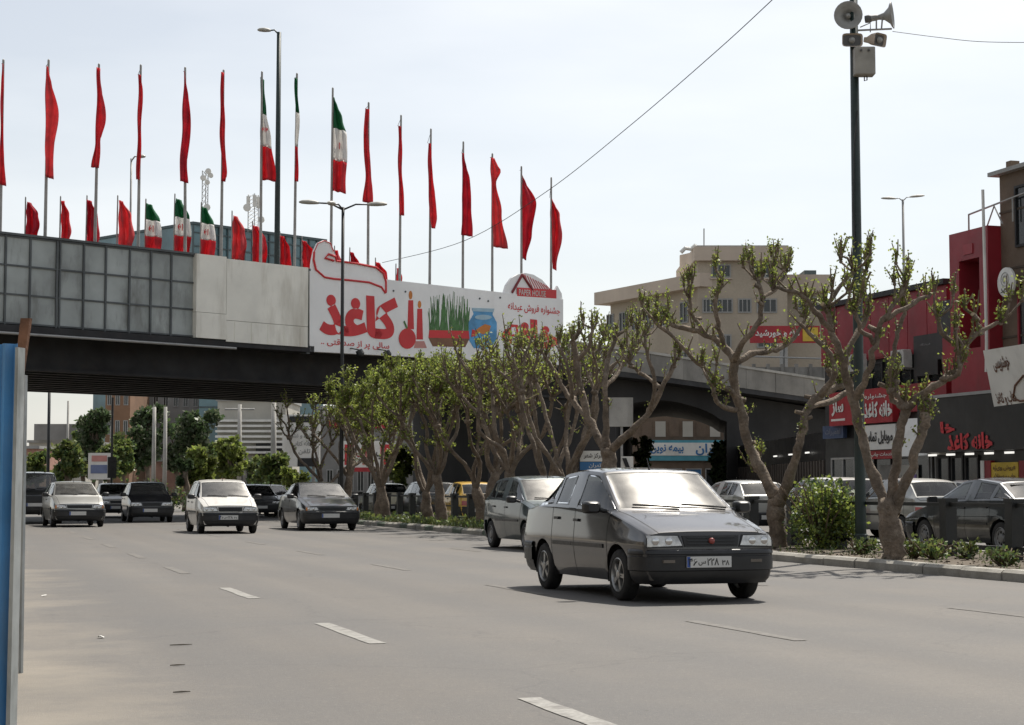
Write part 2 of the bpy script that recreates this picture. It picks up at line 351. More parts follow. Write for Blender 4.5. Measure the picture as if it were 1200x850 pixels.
# ------------------------------------------------------------------ the flyover
BO = wcam(-17.7, 62, 0); BE = (wcam(.70710678, .70710678, 0)).normalized(); BN = (wcam(.70710678, -.70710678, 0)).normalized()
def BP(px, py, off=0.0): return PL(px, py, BO+BN*off, BN)
def BA(px, off=0.0): return (BP(px, 400, off)-BO).dot(BE)      # metres along the bridge
FLY = thing('flyover_bridge', 'long dark flyover crossing the avenue, ramp sloping down behind the pruned trees', 'bridge', BO)
WB = 13.7
deckz = [(-60, 7.2), (28, 7.2), (34, 7.0), (50, 6.25), (70, 5.0), (95, 3.2)]
def dz(a):
    for (a0, z0), (a1, z1) in zip(deckz, deckz[1:]):
        if a <= a1: return z0+(z1-z0)*(a-a0)/(a1-a0)
    return deckz[-1][1]
b = MB(); poly = [(a, z) for a, z in deckz]+[(a, z-.55) for a, z in reversed(deckz)]
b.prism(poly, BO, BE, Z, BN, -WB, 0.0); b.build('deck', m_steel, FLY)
for k in range(11):                                              # steel girders under the main span
    n = -1.0-k*1.22; b = MB(); A0, A1 = -60, 30
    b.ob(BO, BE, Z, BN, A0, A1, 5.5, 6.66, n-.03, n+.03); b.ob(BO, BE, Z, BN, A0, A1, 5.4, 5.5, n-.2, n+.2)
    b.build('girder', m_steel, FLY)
for k in range(18):                                              # cross frames between girders
    a = -32+k*3.4; b = MB(); b.ob(BO, BE, Z, BN, a-.06, a+.06, 5.75, 6.5, -13.0, -1.1); b.build('cross_frame', m_steel, FLY)
# ledge and service pipe along the lower edge
b = MB(); b.ob(BO, BE, Z, BN, -60, 13.4, 6.62, 6.86, -.02, .5); b.build('edge_beam', m_steel, FLY)
b = MB(); b.tube([BO+BE*(-40)+BN*.62+Z*6.55, BO+BE*9.5+BN*.62+Z*6.55], .05, 8); b.build('service_pipe', m_galv, FLY)
# concrete ramp: haunched arch, abutments
aL, aR, aE = BA(738), BA(868), 96
VD = Vector((.40, .917, 0)); VD = VD*((WB-1.5)/abs(VD.dot(BN))); YD = Vector((0, (WB-1.5)/abs(BN.y), 0))
def bpt(a, z, n=-.95): return BO+BE*a+BN*n+Z*z
def hull(foot_near, foot_far, ztop_n, ztop_f, name, mat):
    b = MB(); (n0, n1), (f0, f1) = foot_near, foot_far
    b.add([n0, n1, f1, f0, n0+Z*ztop_n[0], n1+Z*ztop_n[1], f1+Z*ztop_f[1], f0+Z*ztop_f[0]], [(0, 3, 2, 1), (4, 5, 6, 7), (0, 1, 5, 4), (1, 2, 6, 5), (2, 3, 7, 6), (3, 0, 4, 7)])
    return b.build(name, mat, FLY)
p0, p1 = bpt(24.5, 0), bpt(aL, 0)
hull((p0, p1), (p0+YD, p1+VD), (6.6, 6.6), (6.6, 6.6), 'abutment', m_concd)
p2, p3 = bpt(aR, 0), bpt(aE, 0)
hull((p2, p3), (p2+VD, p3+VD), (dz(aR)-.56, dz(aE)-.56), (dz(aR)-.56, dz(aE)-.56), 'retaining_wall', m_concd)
b = MB(); rn, rf, tn, tf = [], [], [], []
for k in range(17):
    q = k/16; a = aL+(aR-aL)*q; zb = 4.95+.62*math.sin(math.pi*min(1, q*1.06))**.6-(.55*max(0, q-.45))
    rn.append(bpt(a, zb)); rf.append(bpt(a, zb)+VD); tn.append(bpt(a, dz(a)-.56)); tf.append(bpt(a, dz(a)-.56)+VD)
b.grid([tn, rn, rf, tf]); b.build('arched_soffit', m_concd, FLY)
# parapet panels on the ramp and coping
for k in range(22):
    a0 = 27+k*2.5; a1 = a0+2.47; b = MB()
    b.prism([(a0, dz(a0)-.3), (a1, dz(a1)-.3), (a1, dz(a1)+.72), (a0, dz(a0)+.72)], BO, BE, Z, BN, -.3, .02+.01*(k % 2)); b.build('parapet_panel', m_conc, FLY)
    b = MB(); b.prism([(a0-.015, dz(a0)+.72), (a1+.015, dz(a1)+.72), (a1+.015, dz(a1)+.84), (a0-.015, dz(a0)+.84)], BO, BE, Z, BN, -.36, .08); b.build('coping', m_concl, FLY)
for k in range(34):                                              # guard rail on the ramp's far side
    a = 20+k*2.0; b = MB(); b.ob(BO, BE, Z, BN, a-.04, a+.04, dz(a), dz(a)+1.5, -WB+.2, -WB+.28); b.build('rail_post', m_galv, FLY)
for h in (.9, 1.5):
    b = MB(); b.tube([BO+BE*a+BN*(-WB+.24)+Z*(dz(a)+h) for a in range(18, 92, 3)], .035, 6); b.build('guard_rail', m_galv, FLY)
b = MB(); b.ob(BO, BE, Z, BN, -60, 30, 7.2, 8.1, -WB, -WB+.25); b.build('far_parapet', m_conc, FLY)
b = MB(); b.ob(BO, BE, Z, BN, -60, 27, 7.2, 8.0, -.3, -.02); b.build('near_parapet', m_conc, FLY)
# ------------------------------------------------------------------ grey billboard frame, left: panels one by one
GB = thing('grey_panel_billboard', 'grey sheet metal billboard in a ribbed grid, hung on the left of the flyover', 'billboard', BO+Z*6.9)
m_gpan = M('grey_sheet', (.37, .4, .39), .6, metal=.1, var=.2, vs=.5, stain=(.17, .175, .165), ss=1.6, sl=.9, streak=3, bump=.08, bs=6)
m_grib = M('grey_rib', (.085, .095, .098), .6, var=.2, vs=1)
cols = [-62, -29, 4, 33, 64.5, 96, 122, 150, 175, 199, 228]
ca = [BA(c, .3) for c in cols]; zr = [6.93, 7.94, 8.95, 9.96]
for i in range(len(ca)-1):
    for j in range(3):
        b = MB(); q = random.uniform(0, .02); tl = random.uniform(-.006, .006)
        o0 = BO+BN*.3
        P = [o0+BE*(ca[i]+.02)+Z*(zr[j]+.02)+BN*(q+tl), o0+BE*(ca[i+1]-.02)+Z*(zr[j]+.02)+BN*(q-tl), o0+BE*(ca[i+1]-.02)+Z*(zr[j+1]-.02)+BN*(q+tl), o0+BE*(ca[i]+.02)+Z*(zr[j+1]-.02)+BN*(q-tl)]
        b.quadp(P, BN, -.03); b.build('panel', m_gpan, GB)
for i, a in enumerate(ca):
    b = MB(); b.ob(BO, BE, Z, BN, a-.035, a+.035, 6.8, 10.0, .27, .37)
    if cols[i] == 64.5: b.ob(BO, BE, Z, BN, a+.09, a+.15, 6.8, 10.0, .27, .37)
    b.ob(BO, BE, Z, BN, a-.08, a+.08, 6.72, 6.8, .25, .4); b.build('upright_rib', m_grib, GB)
for z in zr:
    b = MB(); b.ob(BO, BE, Z, BN, ca[0]-.1, ca[-1]+.03, z-.03, z+.03, .28, .355); b.build('cross_rib', m_grib, GB)
b = MB(); b.ob(BO, BE, Z, BN, ca[0]-.2, ca[-1], 10.0, 10.08, -.1, .42); b.build('top_cap', m_grib, GB)
b = MB(); b.ob(BO, BE, Z, BN, ca[0]-.2, ca[-1], 6.9, 9.98, .0, .2); b.build('backing', m_grib, GB)
# ------------------------------------------------------------------ blank white board
m_wb = M('weathered_white_board', (.86, .84, .76), .65, var=.07, vs=.7, stain=(.5, .46, .38), ss=1.1, sl=.75, streak=5, bump=.06, bs=5)
WBD = thing('white_blank_billboard', 'blank off-white billboard on the flyover between grey panels and printed banner', 'billboard', BP(290, 400)+Z*0)
a0, a1 = BA(228.5, .5), BA(360, .5); am = BA(266, .5); as_ = BA(264, .5)
for (p, q, z0, z1) in ((a0, as_, 7.85, 10.05), (a0, as_, 6.87, 7.84), (as_, a1, 7.62, 9.98), (as_, a1, 6.8, 7.61)):
    b = MB(); b.ob(BO, BE, Z, BN, p+.006, q-.006, z0, z1-.006, .15, .55+random.uniform(-.012, .012)); b.build('sheet', m_wb, WBD)
for k in range(5):
    a = as_+(a1-as_)*(k+.5)/5; b = MB(); b.ob(BO, BE, Z, BN, a-.006, a+.006, 6.82, 7.58, .545, .563); b.build('batten', m_wb, WBD)
b = MB(); b.ob(BO, BE, Z, BN, a1+.01, a1+.18, 6.55, 9.95, .1, .45); b.build('edge_post', m_grib, WBD)
# ------------------------------------------------------------------ printed banner
BAN = thing('printed_banner', 'white printed banner on the flyover with red Persian lettering, candles, grass and fishbowl', 'billboard', BP(510, 400))
OFB = .5
def bpos(px, py, off=OFB): return BP(px, py, off)
def bpoly(pts, name, mat, off0, off1, par=BAN):
    b = MB(); P = [BP(x, y, OFB) for x, y in pts]
    b.quadp([p+BN*off0 for p in P], BN, off1-off0); return b.build(name, mat, par)
m_ban = M('banner_vinyl', (.88, .88, .87), .5, var=.05, vs=.6, stain=(.72, .71, .68), ss=.7, sl=.5, streak=2, bump=.06, bs=3)
m_banr = M('banner_red', (.62, .03, .035), .5, var=.08, vs=1)
bpoly([(363, 317.5), (660, 351), (660, 428), (363, 412)], 'board', m_ban, -.35, 0)
def cr(pts): return [(350+x/3.636, 270+y/3.636) for x, y in pts]
bpoly(cr([(52, 190), (58, 130), (66, 90), (82, 54), (110, 42), (138, 54), (152, 90), (160, 126), (250, 138), (330, 154), (362, 180), (374, 212), (374, 240), (52, 195)]), 'swash_board', m_ban, -.12, -.02)
def bline(pts, r=.045, nm='swash_outline'):
    b = MB(); P = [BP(x, y, OFB+.01) for x, y in cr(pts)]; b.tube(P, r, 6); return b.build(nm, m_banr, BAN)
bline([(66, 92), (64, 125), (74, 168), (110, 200), (150, 207), (210, 212), (300, 222), (352, 242), (370, 268)])
bline([(150, 130), (112, 118), (128, 102), (158, 112), (160, 130), (250, 142), (330, 158), (362, 184), (372, 220), (372, 266)])
bline([(66, 92), (82, 56), (110, 44), (136, 55), (150, 90)], .02)
def btext(s, x0, y0, x1, y1, mat, nm='lettering', bold=0, dp=.015):
    o = BP(x0, y1, OFB); w_ = (BP(x1, y1, OFB)-o).dot(BE); h_ = BP(x0, y0, OFB).z-o.z
    return text(s, nm, Vector((o.x, o.y, o.z)), BE, Z, w_, h_, mat, BAN, bold, dp)
btext('کاغذ', 374, 340, 466, 392, m_banr, 'red_lettering', .06)
btext('خانه', 588, 371, 657, 406, m_banr, 'red_lettering', .06)
btext('سالی پر از صداقتی ..', 376, 396, 456, 406, m_banr, 'small_lettering', .012)
btext('جشنواره فروش عیدانه', 595, 354, 656, 365, m_banr, 'small_lettering', .012)
# candles, apple, grass bowl, fishbowl
m_or = M('print_orange', (.6, .2, .03), .5); m_gr = M('print_grass', (.07, .19, .05), .5, var=.3, vs=3); m_bl = M('print_blue', (.08, .32, .6), .4, var=.2, vs=2); m_blp = M('print_pale_blue', (.35, .52, .62), .4, var=.1)
m_br = M('print_brown', (.2, .09, .04), .5); m_pk = M('print_pink', (.55, .25, .22), .5)
def ell(cx, cy, rx, ry, n=20, a0=0): return [(cx+rx*math.cos(a0+2*math.pi*i/n), cy+ry*math.sin(a0+2*math.pi*i/n)) for i in range(n)]
bpoly([(478.5, 352), (484, 352), (485, 386), (477.5, 386)], 'printed_candle', m_banr, 0, .012)
bpoly([(489, 362), (494.5, 362), (495.5, 398), (488, 398)], 'printed_candle', m_banr, 0, .012)
bpoly(ell(481, 346, 2.1, 5), 'printed_flame', m_or, 0, .012); bpoly(ell(491.5, 357, 2, 4.4), 'printed_flame', m_or, 0, .012)
bpoly(ell(477, 397, 10, 12), 'printed_apple', m_banr, .014, .022); bpoly([(476, 386), (478, 386), (474, 376), (472.5, 377)], 'printed_stalk', m_gr, .014, .022)
bpoly([(487, 400), (497, 400), (500, 408), (485, 408)], 'printed_saucer', m_pk, 0, .012)
bpoly([(502, 396), (550, 397), (545, 407), (507, 406)], 'printed_bowl', m_br, 0, .012); bpoly([(503, 387), (549, 388), (550, 397), (502, 396)], 'printed_ribbon', m_banr, .0, .016)
b = MB()
for k in range(90):
    x = 503+46*random.random(); t = random.uniform(-4, 4); y1 = 388; y0 = random.uniform(341, 362)+abs(x-526)*.25
    P = [BP(x-.7, y1, OFB), BP(x+.7, y1, OFB), BP(x+t+.2, y0, OFB), BP(x+t-.2, y0, OFB)]
    b.add([p+BN*(.004+.0001*k) for p in P], [(0, 1, 2, 3)])
b.build('printed_grass', m_gr, BAN)
bpoly([(553, 362), (578, 363), (577, 369), (582, 378), (582, 400), (577, 409), (555, 408), (549, 398), (549, 378), (555, 368)], 'printed_fishbowl', m_bl, 0, .012)
bpoly([(553, 361), (579, 362), (578, 366), (554, 365)], 'printed_bowl_rim', m_blp, .013, .02)
bpoly(ell(566, 372, 10, 3), 'printed_water', m_blp, .013, .02)
bpoly([(556, 388), (561, 384), (568, 380), (575, 382), (573, 389), (566, 392), (561, 390), (556, 394)], 'printed_fish', m_or, .013, .02)
bpoly([(553, 386), (558, 388), (557, 394), (552, 395)], 'printed_fish_tail', m_banr, .013, .02); bpoly(ell(560, 400, 4, 4), 'printed_pebble', m_gr, .013, .02)
# house logo above the banner
bpoly([(591, 344), (594, 334), (600, 326), (608, 321.5), (616, 320), (626, 322), (636, 328), (644, 337), (648, 349)], 'logo_board', m_ban, -.14, -.04)
def bbar(x0, y0, x1, y1, r, nm, mat, off=-.02):
    b = MB(); b.tube([BP(x0, y0, OFB+off), BP(x1, y1, OFB+off)], r, 6); return b.build(nm, mat, BAN)
m_dred = M('print_dark_red', (.2, .02, .025), .5)
bbar(600, 343, 612, 322, .06, 'logo_roof', m_dred); bbar(612, 322, 624, 340, .06, 'logo_roof', m_dred)
for k in range(9):
    x0 = 615+k*3.1; bbar(x0, 322+k*1.55, x0+6.5, 338+k*.4, .018, 'logo_hatching', m_banr, -.03)
bpoly([(606, 337), (652, 340), (652, 350), (606, 347)], 'logo_band', m_banr, -.02, .006)
o = BP(608, 346, OFB); text('PAPER HOUSE', 'lettering', o, (BP(650, 349, OFB)-o).normalized(), Z, 1.72, .27, m_white, BAN, .01, .015)
bpoly([(651, 351), (650, 343), (654, 335), (659, 344), (660, 352)], 'banner_finial', m_ban, -.14, -.04)
for x, y in ((461, 341), (475, 342), (562, 350), (572, 353), (586, 349)): bpoly(ell(x, y, 1, 1.2, 8), 'bolt', m_grib, 0, .02)
for x, y in ((420, 410), (452, 411)):                          # floodlights under the banner
    b = MB(); p = BP(x, y, 1.0); b.lathe([(.0, 0), (.14, .02), (.16, .22), (.1, .3), (0, .31)], p, (BN*.3-Z+BE*.4), 12); b.tube([p, p-BN*.6+Z*.1], .025, 6); b.build('floodlight', m_black, BAN)
# ------------------------------------------------------------------ buildings
class Fac:
    """a facade frame: A = left foot, u = along, n = towards the street"""
    def __init__(s, A, B): s.A = Vector((A[0], A[1], 0)); d = Vector((B[0], B[1], 0))-s.A; s.L = d.length; s.u = d.normalized(); s.n = s.u.cross(Z)
    def box(s, a0, a1, z0, z1, n0, n1, name, mat, par, bev=0):
        b = MB(); b.ob(s.A, s.u, Z, s.n, a0, a1, z0, z1, n0, n1); o = b.build(name, mat, par)
        return bevel(o, bev) if bev else o
    def win(s, a0, a1, z0, z1, par, n=0.0, mf=None, mg=None, mull=1, tran=0, fw=.07):
        b = MB(); f = lambda x0, x1, y0, y1: b.ob(s.A, s.u, Z, s.n, x0, x1, y0, y1, n-.02, n+.07)
        f(a0, a0+fw, z0, z1); f(a1-fw, a1, z0, z1); f(a0+fw, a1-fw, z0, z0+fw); f(a0+fw, a1-fw, z1-fw, z1)
        for k in range(mull):
            a = a0+(a1-a0)*(k+1)/(mull+1); f(a-fw*.4, a+fw*.4, z0+fw, z1-fw)
        for k in range(tran):
            z = z0+(z1-z0)*(k+1)/(tran+1); b.ob(s.A, s.u, Z, s.n, a0+fw, a1-fw, z-fw*.35, z+fw*.35, n-.02, n+.06)
        w_ = b.build('window', mf or m_wframe, par)
        b = MB(); b.ob(s.A, s.u, Z, s.n, a0+fw*.5, a1-fw*.5, z0+fw*.5, z1-fw*.5, n-.04, n+.015); b.build('pane', mg or m_dglass, w_)
        return w_
    def p(s, a, z, n=0): return s.A+s.u*a+Z*z+s.n*n
    def a(s, px, n=0.0): return (PL(px, 500, s.A+s.n*n, s.n)-s.A).dot(s.u)
    def z(s, px, py, n=0.0): return PL(px, py, s.A+s.n*n, s.n).z
    def text(s, t, x0, y0, x1, y1, mat, par, n=.02, bold=.02, name='lettering'):
        a0, a1 = s.a(x0, n), s.a(x1, n); zb, zt = s.z((x0+x1)/2, y1, n), s.z((x0+x1)/2, y0, n)
        return text(t, name, s.p(a0, zb, n), s.u, Z, a1-a0, zt-zb, mat, par, bold, .012)
    def pbox(s, x0, y0, x1, y1, n0, n1, name, mat, par):
        a0, a1 = s.a(x0, n1), s.a(x1, n1); xm = (x0+x1)/2
        return s.box(a0, a1, s.z(xm, y1, n1), s.z(xm, y0, n1), n0, n1, name, mat, par)
m_wframe = M('window_frame_grey', (.3, .3, .29), .6, var=.1)
m_beige = M('beige_render', (.44, .38, .3), .9, var=.1, vs=.25, stain=(.36, .31, .245), ss=.3, sl=.6, streak=4, grain=.2, gs=8)
m_beigel = M('beige_cladding', (.52, .44, .36), .85, var=.08, vs=.3, stain=(.35, .3, .25), ss=.4, sl=.5, streak=4)
m_brown = M('brown_stone', (.16, .115, .082), .85, var=.16, vs=.7, stain=(.09, .068, .05), ss=.8, sl=.6, streak=4, grain=.25, gs=12, bump=.2, bs=8)
m_grey = M('grey_render', (.24, .235, .225), .85, var=.15, vs=.4, stain=(.14, .135, .125), ss=.5, sl=.6, streak=4)
m_teal = M('teal_curtain_glass', (.1, .19, .22), .18, var=.3, vs=.25, spec=.7); m_tealf = M('teal_mullion', (.06, .09, .1), .5)
m_cream = M('cream_render', (.44, .42, .37), .85, var=.1, vs=.4, stain=(.3, .28, .24), ss=.5, sl=.5, streak=3)
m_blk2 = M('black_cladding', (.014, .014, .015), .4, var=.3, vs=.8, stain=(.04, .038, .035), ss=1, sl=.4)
m_sign = M('sign_white', (.72, .71, .67), .55, var=.05, vs=1, stain=(.42, .4, .36), ss=1.2, sl=.5, streak=2)
m_signr = M('sign_red', (.36, .022, .03), .5, var=.12, vs=1.5); m_ink = M('sign_black', (.015, .015, .016), .6); m_brn = M('sign_brown', (.12, .05, .025), .6)
m_yel = M('sign_yellow', (.6, .42, .05), .6, var=.12, vs=2); m_blu = M('sign_blue', (.04, .16, .36), .5, var=.15, vs=1.5); m_cyan = M('sign_cyan', (.08, .3, .38), .5, var=.1); m_letr = M('letter_red', (.52, .03, .04), .5)
# --- beige office block beyond the ramp
f = Fac(GX(820, 130), GX(925, 130))
r = thing('office_block', 'beige flat-roofed office block with a raised storey rising beyond the ramp', 'building', f.p(0, 0))
L = f.L; zc_ = f.z(870, 290)
f.box(0, L, 0, zc_-1.0, -14, 0, 'wall', m_beige, r); f.box(-.3, L+.3, zc_-1.02, zc_, -14.2, .45, 'cornice', m_beigel, r); f.box(-.1, L+.1, zc_, zc_+.12, -14, .2, 'coping', m_wframe, r)
for (x0, x1) in ((835, 858), (884, 906)):
    f.win(f.a(x0), f.a(x1), f.z(845, 326), f.z(845, 310), r, 0, mull=2, fw=.1); f.box(f.a(x0)-.1, f.a(x1)+.1, f.z(845, 327.5), f.z(845, 326), 0, .15, 'sill', m_beigel, r)
for (x0, x1) in ((824, 838), (841, 860), (866, 882), (888, 912)):
    f.win(f.a(x0), f.a(x1), f.z(845, 367), f.z(845, 350), r, 0, mull=2, fw=.1)
for (x0, x1) in ((838, 858), (888, 912)): f.win(f.a(x0), f.a(x1), f.z(845, 408), f.z(845, 392), r, 0, mull=2, fw=.1)
# roof sign with its scroll, aerial
b = MB(); q0, q1 = U(797, 317, 138), U(819, 308, 130); b.quadp([q0, q1, U(819, 294, 130), U(797, 299, 138)], f.n, -.4); b.build('roof_board', m_beigel, r)
b = MB(); b.tube([U(x, y, 131) for x, y in ((798, 296), (803, 291), (810, 292), (814, 288), (820, 292))], .16, 8); b.build('roof_scroll', m_sign, r)
b = MB(); b.tube([U(825, 291, 134), U(825, 268, 134)], .05, 5); b.build('aerial', m_galv, r)
# left wing, seen at an angle
g2 = Fac(GX(697, 143), GX(822, 129.5)); zt = g2.z(760, 331)
g2.box(1.2, g2.L-.2, 0, zt-.95, -9, -.8, 'wing_wall', m_beige, r); g2.box(0, g2.L, zt-1.0, zt, -9.5, 0, 'wing_cornice', m_beigel, r)
for x in (716, 731, 746, 762, 778, 803): g2.win(g2.a(x, -.8)-.55, g2.a(x, -.8)+.55, zt-3.4, zt-1.8, r, -.8, mull=1, fw=.08); g2.win(g2.a(x, -.8)-.55, g2.a(x, -.8)+.55, zt-7.2, zt-5.5, r, -.8, mull=1, fw=.08)
g2.box(g2.L*.62, g2.L*.78, zt, zt+.9, -5, -3, 'roof_hut', m_beige, r)
f3 = Fac(GX(926, 131.5), GX(974, 131.5)); zt = f3.z(950, 322)
f3.box(0, f3.L, 0, zt-1.2, -9, -.5, 'wing_wall', m_beige, r); f3.box(-.1, f3.L+.2, zt-1.25, zt, -9.2, .1, 'wing_cornice', m_beigel, r); f3.box(f3.L*.6, f3.L*.9, zt, zt+.75, -6, -3.5, 'roof_hut', m_tealf, r)
f3.win(f3.a(938), f3.a(962), f3.z(950, 362), f3.z(950, 347), r, -.5, mull=2, fw=.1)
# --- panel wall and red sign beyond the ramp
f = Fac(GX(868, 112), GX(985, 112)); r = thing('panel_wall', 'grey concrete panel wall with posts between the ramp and the office block', 'wall', f.p(0, 0))
nP = 7
for k in range(nP):
    a0 = f.L*k/nP; a1 = f.L*(k+1)/nP
    for j in range(3): f.box(a0+.1, a1-.1, 5.6+j*1.08, 6.65+j*1.08, -.1, .02*((k+j) % 2), 'wall_panel', m_conc, r)
    f.box(a0-.1, a0+.1, 0, 9.0, -.2, .14, 'post', m_conc, r)
f.box(0, f.L, 0, 5.58, -.1, .0, 'base', m_conc, r)
b = MB(); b.tube([f.p(0, 9.5), f.p(f.L, 9.3)], .06, 6); b.build('top_rail', m_galv, r)
f = Fac(GX(880, 115), GX(962, 115)); r = thing('red_rooftop_sign', 'long red sign with white lettering above the concrete panel wall', 'sign', f.p(0, 9.4))
f.pbox(880, 382, 962, 402, -.2, 0, 'board', m_signr, r); f.text('ماه و خورشید', 886, 386, 938, 396, m_sign, r, .01, .03); f.pbox(942, 384, 960, 400, 0, .05, 'yellow_motif', m_yel, r)
f.box(2, 2.3, 0, 10.5, -.5, -.21, 'post', m_galv, r); f.box(f.L-2.3, f.L-2, 0, 10.5, -.5, -.21, 'post', m_galv, r)
# --- shop with the blue sign seen through the arch
f = Fac(GX(735, 124), GX(900, 124)); r = thing('arcade_shop', 'low shop with blue lettering on a white sign seen through the bridge arch', 'shop', f.p(0, 0))
f.box(-4, f.L+3, 0, 6.2, -8, 0, 'wall', m_brown, r)
f.pbox(752, 516, 848, 540, 0, .25, 'sign_board', m_cyan, r); f.pbox(754, 519, 846, 534, .25, .3, 'sign_face', m_sign, r)
f.text('بیمه نوین', 762, 521, 801, 532, m_blu, r, .31, .03); f.text('ایران', 815, 520, 843, 534, m_blu, r, .31, .03)
for k in range(4): f.win(f.a(757+k*23), f.a(776+k*23), .4, 2.6, r, 0, m_wframe, m_dglass if k != 2 else m_blu, 0)
for k in range(6): f.pbox(752+k*16, 494, 764+k*16, 512, 0, .06, 'cladding_panel', m_cream if k % 2 else m_brown, r)
# --- dark shops at the left end of the row (under the ramp)
T0 = 30.0
f = Fac(UT(862, 560, T0+9).xy, UT(968, 560, T0+2).xy); r = thing('dark_shop_row', 'dark corrugated kiosk row under the ramp with small strip lights', 'shop', f.p(0, 0))
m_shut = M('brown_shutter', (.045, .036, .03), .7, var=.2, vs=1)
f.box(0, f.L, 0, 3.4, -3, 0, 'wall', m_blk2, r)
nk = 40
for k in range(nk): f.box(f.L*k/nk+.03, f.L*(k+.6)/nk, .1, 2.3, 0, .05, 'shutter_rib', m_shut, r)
m_tubel = bpy.data.materials.new('lit_tube'); m_tubel.use_nodes = True; m_tubel.node_tree.nodes['Principled BSDF'].inputs['Emission Color'].default_value = (1, .97, .9, 1); m_tubel.node_tree.nodes['Principled BSDF'].inputs['Emission Strength'].default_value = .55
for k in range(3): f.box(f.L*(.55+.16*k)-.35, f.L*(.55+.16*k)+.35, 2.62, 2.68, .1, .16, 'strip_light', m_tubel, r)
# --- the red shop building on the right, facade parallel to the avenue at x = 30
f = Fac(UT(968, 560, T0).xy, UT(1118, 560, T0).xy); r = thing('red_shop_building', 'red and black shop building with a flat parapet, behind the forked trees', 'shop', f.p(0, 0))
zt = f.z(1050, 342)
f.box(0, f.L, 0, zt, -10, 0, 'wall', m_blk2, r)
f.box(0, f.L, 5.6, zt-.12, 0, .12, 'red_band', m_redw, r); f.box(-.05, f.L+.05, zt-.12, zt+.05, -10.1, .3, 'parapet_cap', m_ink, r)
nred = 7
for k in range(nred): f.box(f.L*k/nred+.02, f.L*(k+1)/nred-.02, 5.65, zt-.15, .12, .145, 'red_panel', m_redw, r)
f.box(f.a(1038), f.L, f.z(1085, 482), f.z(1085, 449), 0, .22, 'red_band', m_redw, r)
for k in range(4): f.win(f.L*(.1+.22*k), f.L*(.28+.22*k), 4.55, 5.5, r, .0, m_ink, m_dglass, 1)
f.pbox(1100, 352, 1119, 420, .12, .9, 'black_column', m_blk2, r); f.pbox(1072, 392, 1100, 440, .0, .2, 'black_panel', m_blk2, r); f.text('فروشگاه', 1080, 402, 1092, 405, m_wframe, r, .21, 0)
f.pbox(1106, 395, 1121, 440, .1, .95, 'red_return', m_redw, r)
# ground floor shop fronts
for (x0, x1) in ((975, 1003), (1006, 1046), (1050, 1090), (1092, 1116)):
    f.win(f.a(x0), f.a(x1), .2, 2.3, r, 0, m_wframe if x0 != 1006 else m_ink, m_dglass, 1, 1)
f.pbox(1053, 545, 1075, 575, .06, .09, 'poster', m_cream, r); f.pbox(1062, 556, 1073, 574, .09, .1, 'poster', M('poster_violet', (.2, .12, .3), .6), r); f.pbox(1107, 565, 1112, 572, .06, .09, 'poster', m_sign, r)
f.pbox(1030, 545, 1048, 580, .0, .09, 'poster', m_conc, r)
S_ = lambda nm, lab, px, py: thing(nm, lab, 'sign', UT(px, py, T0))
r2 = S_('red_shop_sign', 'red shop sign with white lettering behind the speaker pole', 1000, 496)
f.pbox(972, 457, 1046, 497, .2, .45, 'board', m_signr, r2); f.text('جشنواره', 1014, 461, 1040, 468, m_sign, r2, .46, .02); f.text('خانه کاغذ', 1013, 470, 1046, 489, m_sign, r2, .46, .05); f.text('ساز', 975, 468, 989, 488, m_sign, r2, .46, .05); f.pbox(974, 491, 990, 493.5, .45, .465, 'white_rule', m_sign, r2)
r2 = S_('white_shop_sign', 'white shop sign with black lettering above a thin red strip', 1030, 530)
f.pbox(1008, 498, 1049, 527, .2, .4, 'board', m_sign, r2); f.text('موبایل تماس', 1012, 505, 1046, 521, m_ink, r2, .41, .03); f.pbox(1010, 528, 1049, 538, .15, .3, 'red_strip', m_signr, r2); f.text('خدمات چاپ', 1020, 530, 1046, 536, m_sign, r2, .31, .02)
r2 = S_('small_blue_sign', 'small blue shop sign in the shade left of the speaker pole', 985, 515)
f.pbox(964, 499, 988, 514, .1, .25, 'board', M('sign_slate_blue', (.05, .08, .16), .5), r2); f.text('تعمیرات', 967, 502, 985, 511, M('sign_pale', (.2, .22, .28), .6), r2, .26, .02)
r2 = S_('white_awning_sign', 'plain white tapering sign board beside the forked tree', 1080, 534)
b = MB(); f0 = f; P = [UT(1053, 535, 28.8), UT(1109, 533, 28.8), UT(1096, 489, 29.3), UT(1060, 491, 29.3)]; b.quadp(P, Vector((1, 0, 0)), .12); b.build('board', m_sign, r2)
b = MB(); b.tube([UT(1065, 500, 29.3), UT(1065, 500, 30)], .04, 6); b.tube([UT(1095, 500, 29.3), UT(1095, 500, 30)], .04, 6); b.build('bracket', m_galv, r2)
# --- red portal and black shop below it
f = Fac(UT(1117, 560, 29).xy, UT(1163, 560, 29).xy); r = thing('red_portal_building', 'tall red portal frame over a black shop front with red lettering', 'shop', f.p(0, 0))
zt = f.z(1140, 268.5); L = f.L; zo0, zo1 = f.z(1140, 408), f.z(1140, 303); a0, a1 = f.a(1127), f.a(1151)
f.box(0, a0, 4.0, zt, -9, 0, 'portal_post', m_redw, r); f.box(a1, L-.02, 4.0, zt, -.5, 0, 'portal_post', m_redw, r); f.box(a0, a1, zo1, zt, -9, 0, 'portal_head', m_redw, r); f.box(a0, a1, 4.0, zo0, -9, 0, 'portal_base', m_redw, r)
f.box(a0, a1, zo0, zo1, -9, -.7, 'inner_panel', m_grey, r); f.box(a0+(a1-a0)*.42, a1, zo0, zo1, -.7, -.55, 'inner_panel', M('weathered_grey_panel', (.15, .14, .13), .8, var=.2, vs=1), r)
f.box(a1, L, 0, zt-.15, -9, -.52, 'side_wall', M('grey_brown_side', (.13, .11, .095), .9, var=.15, vs=.8), r)
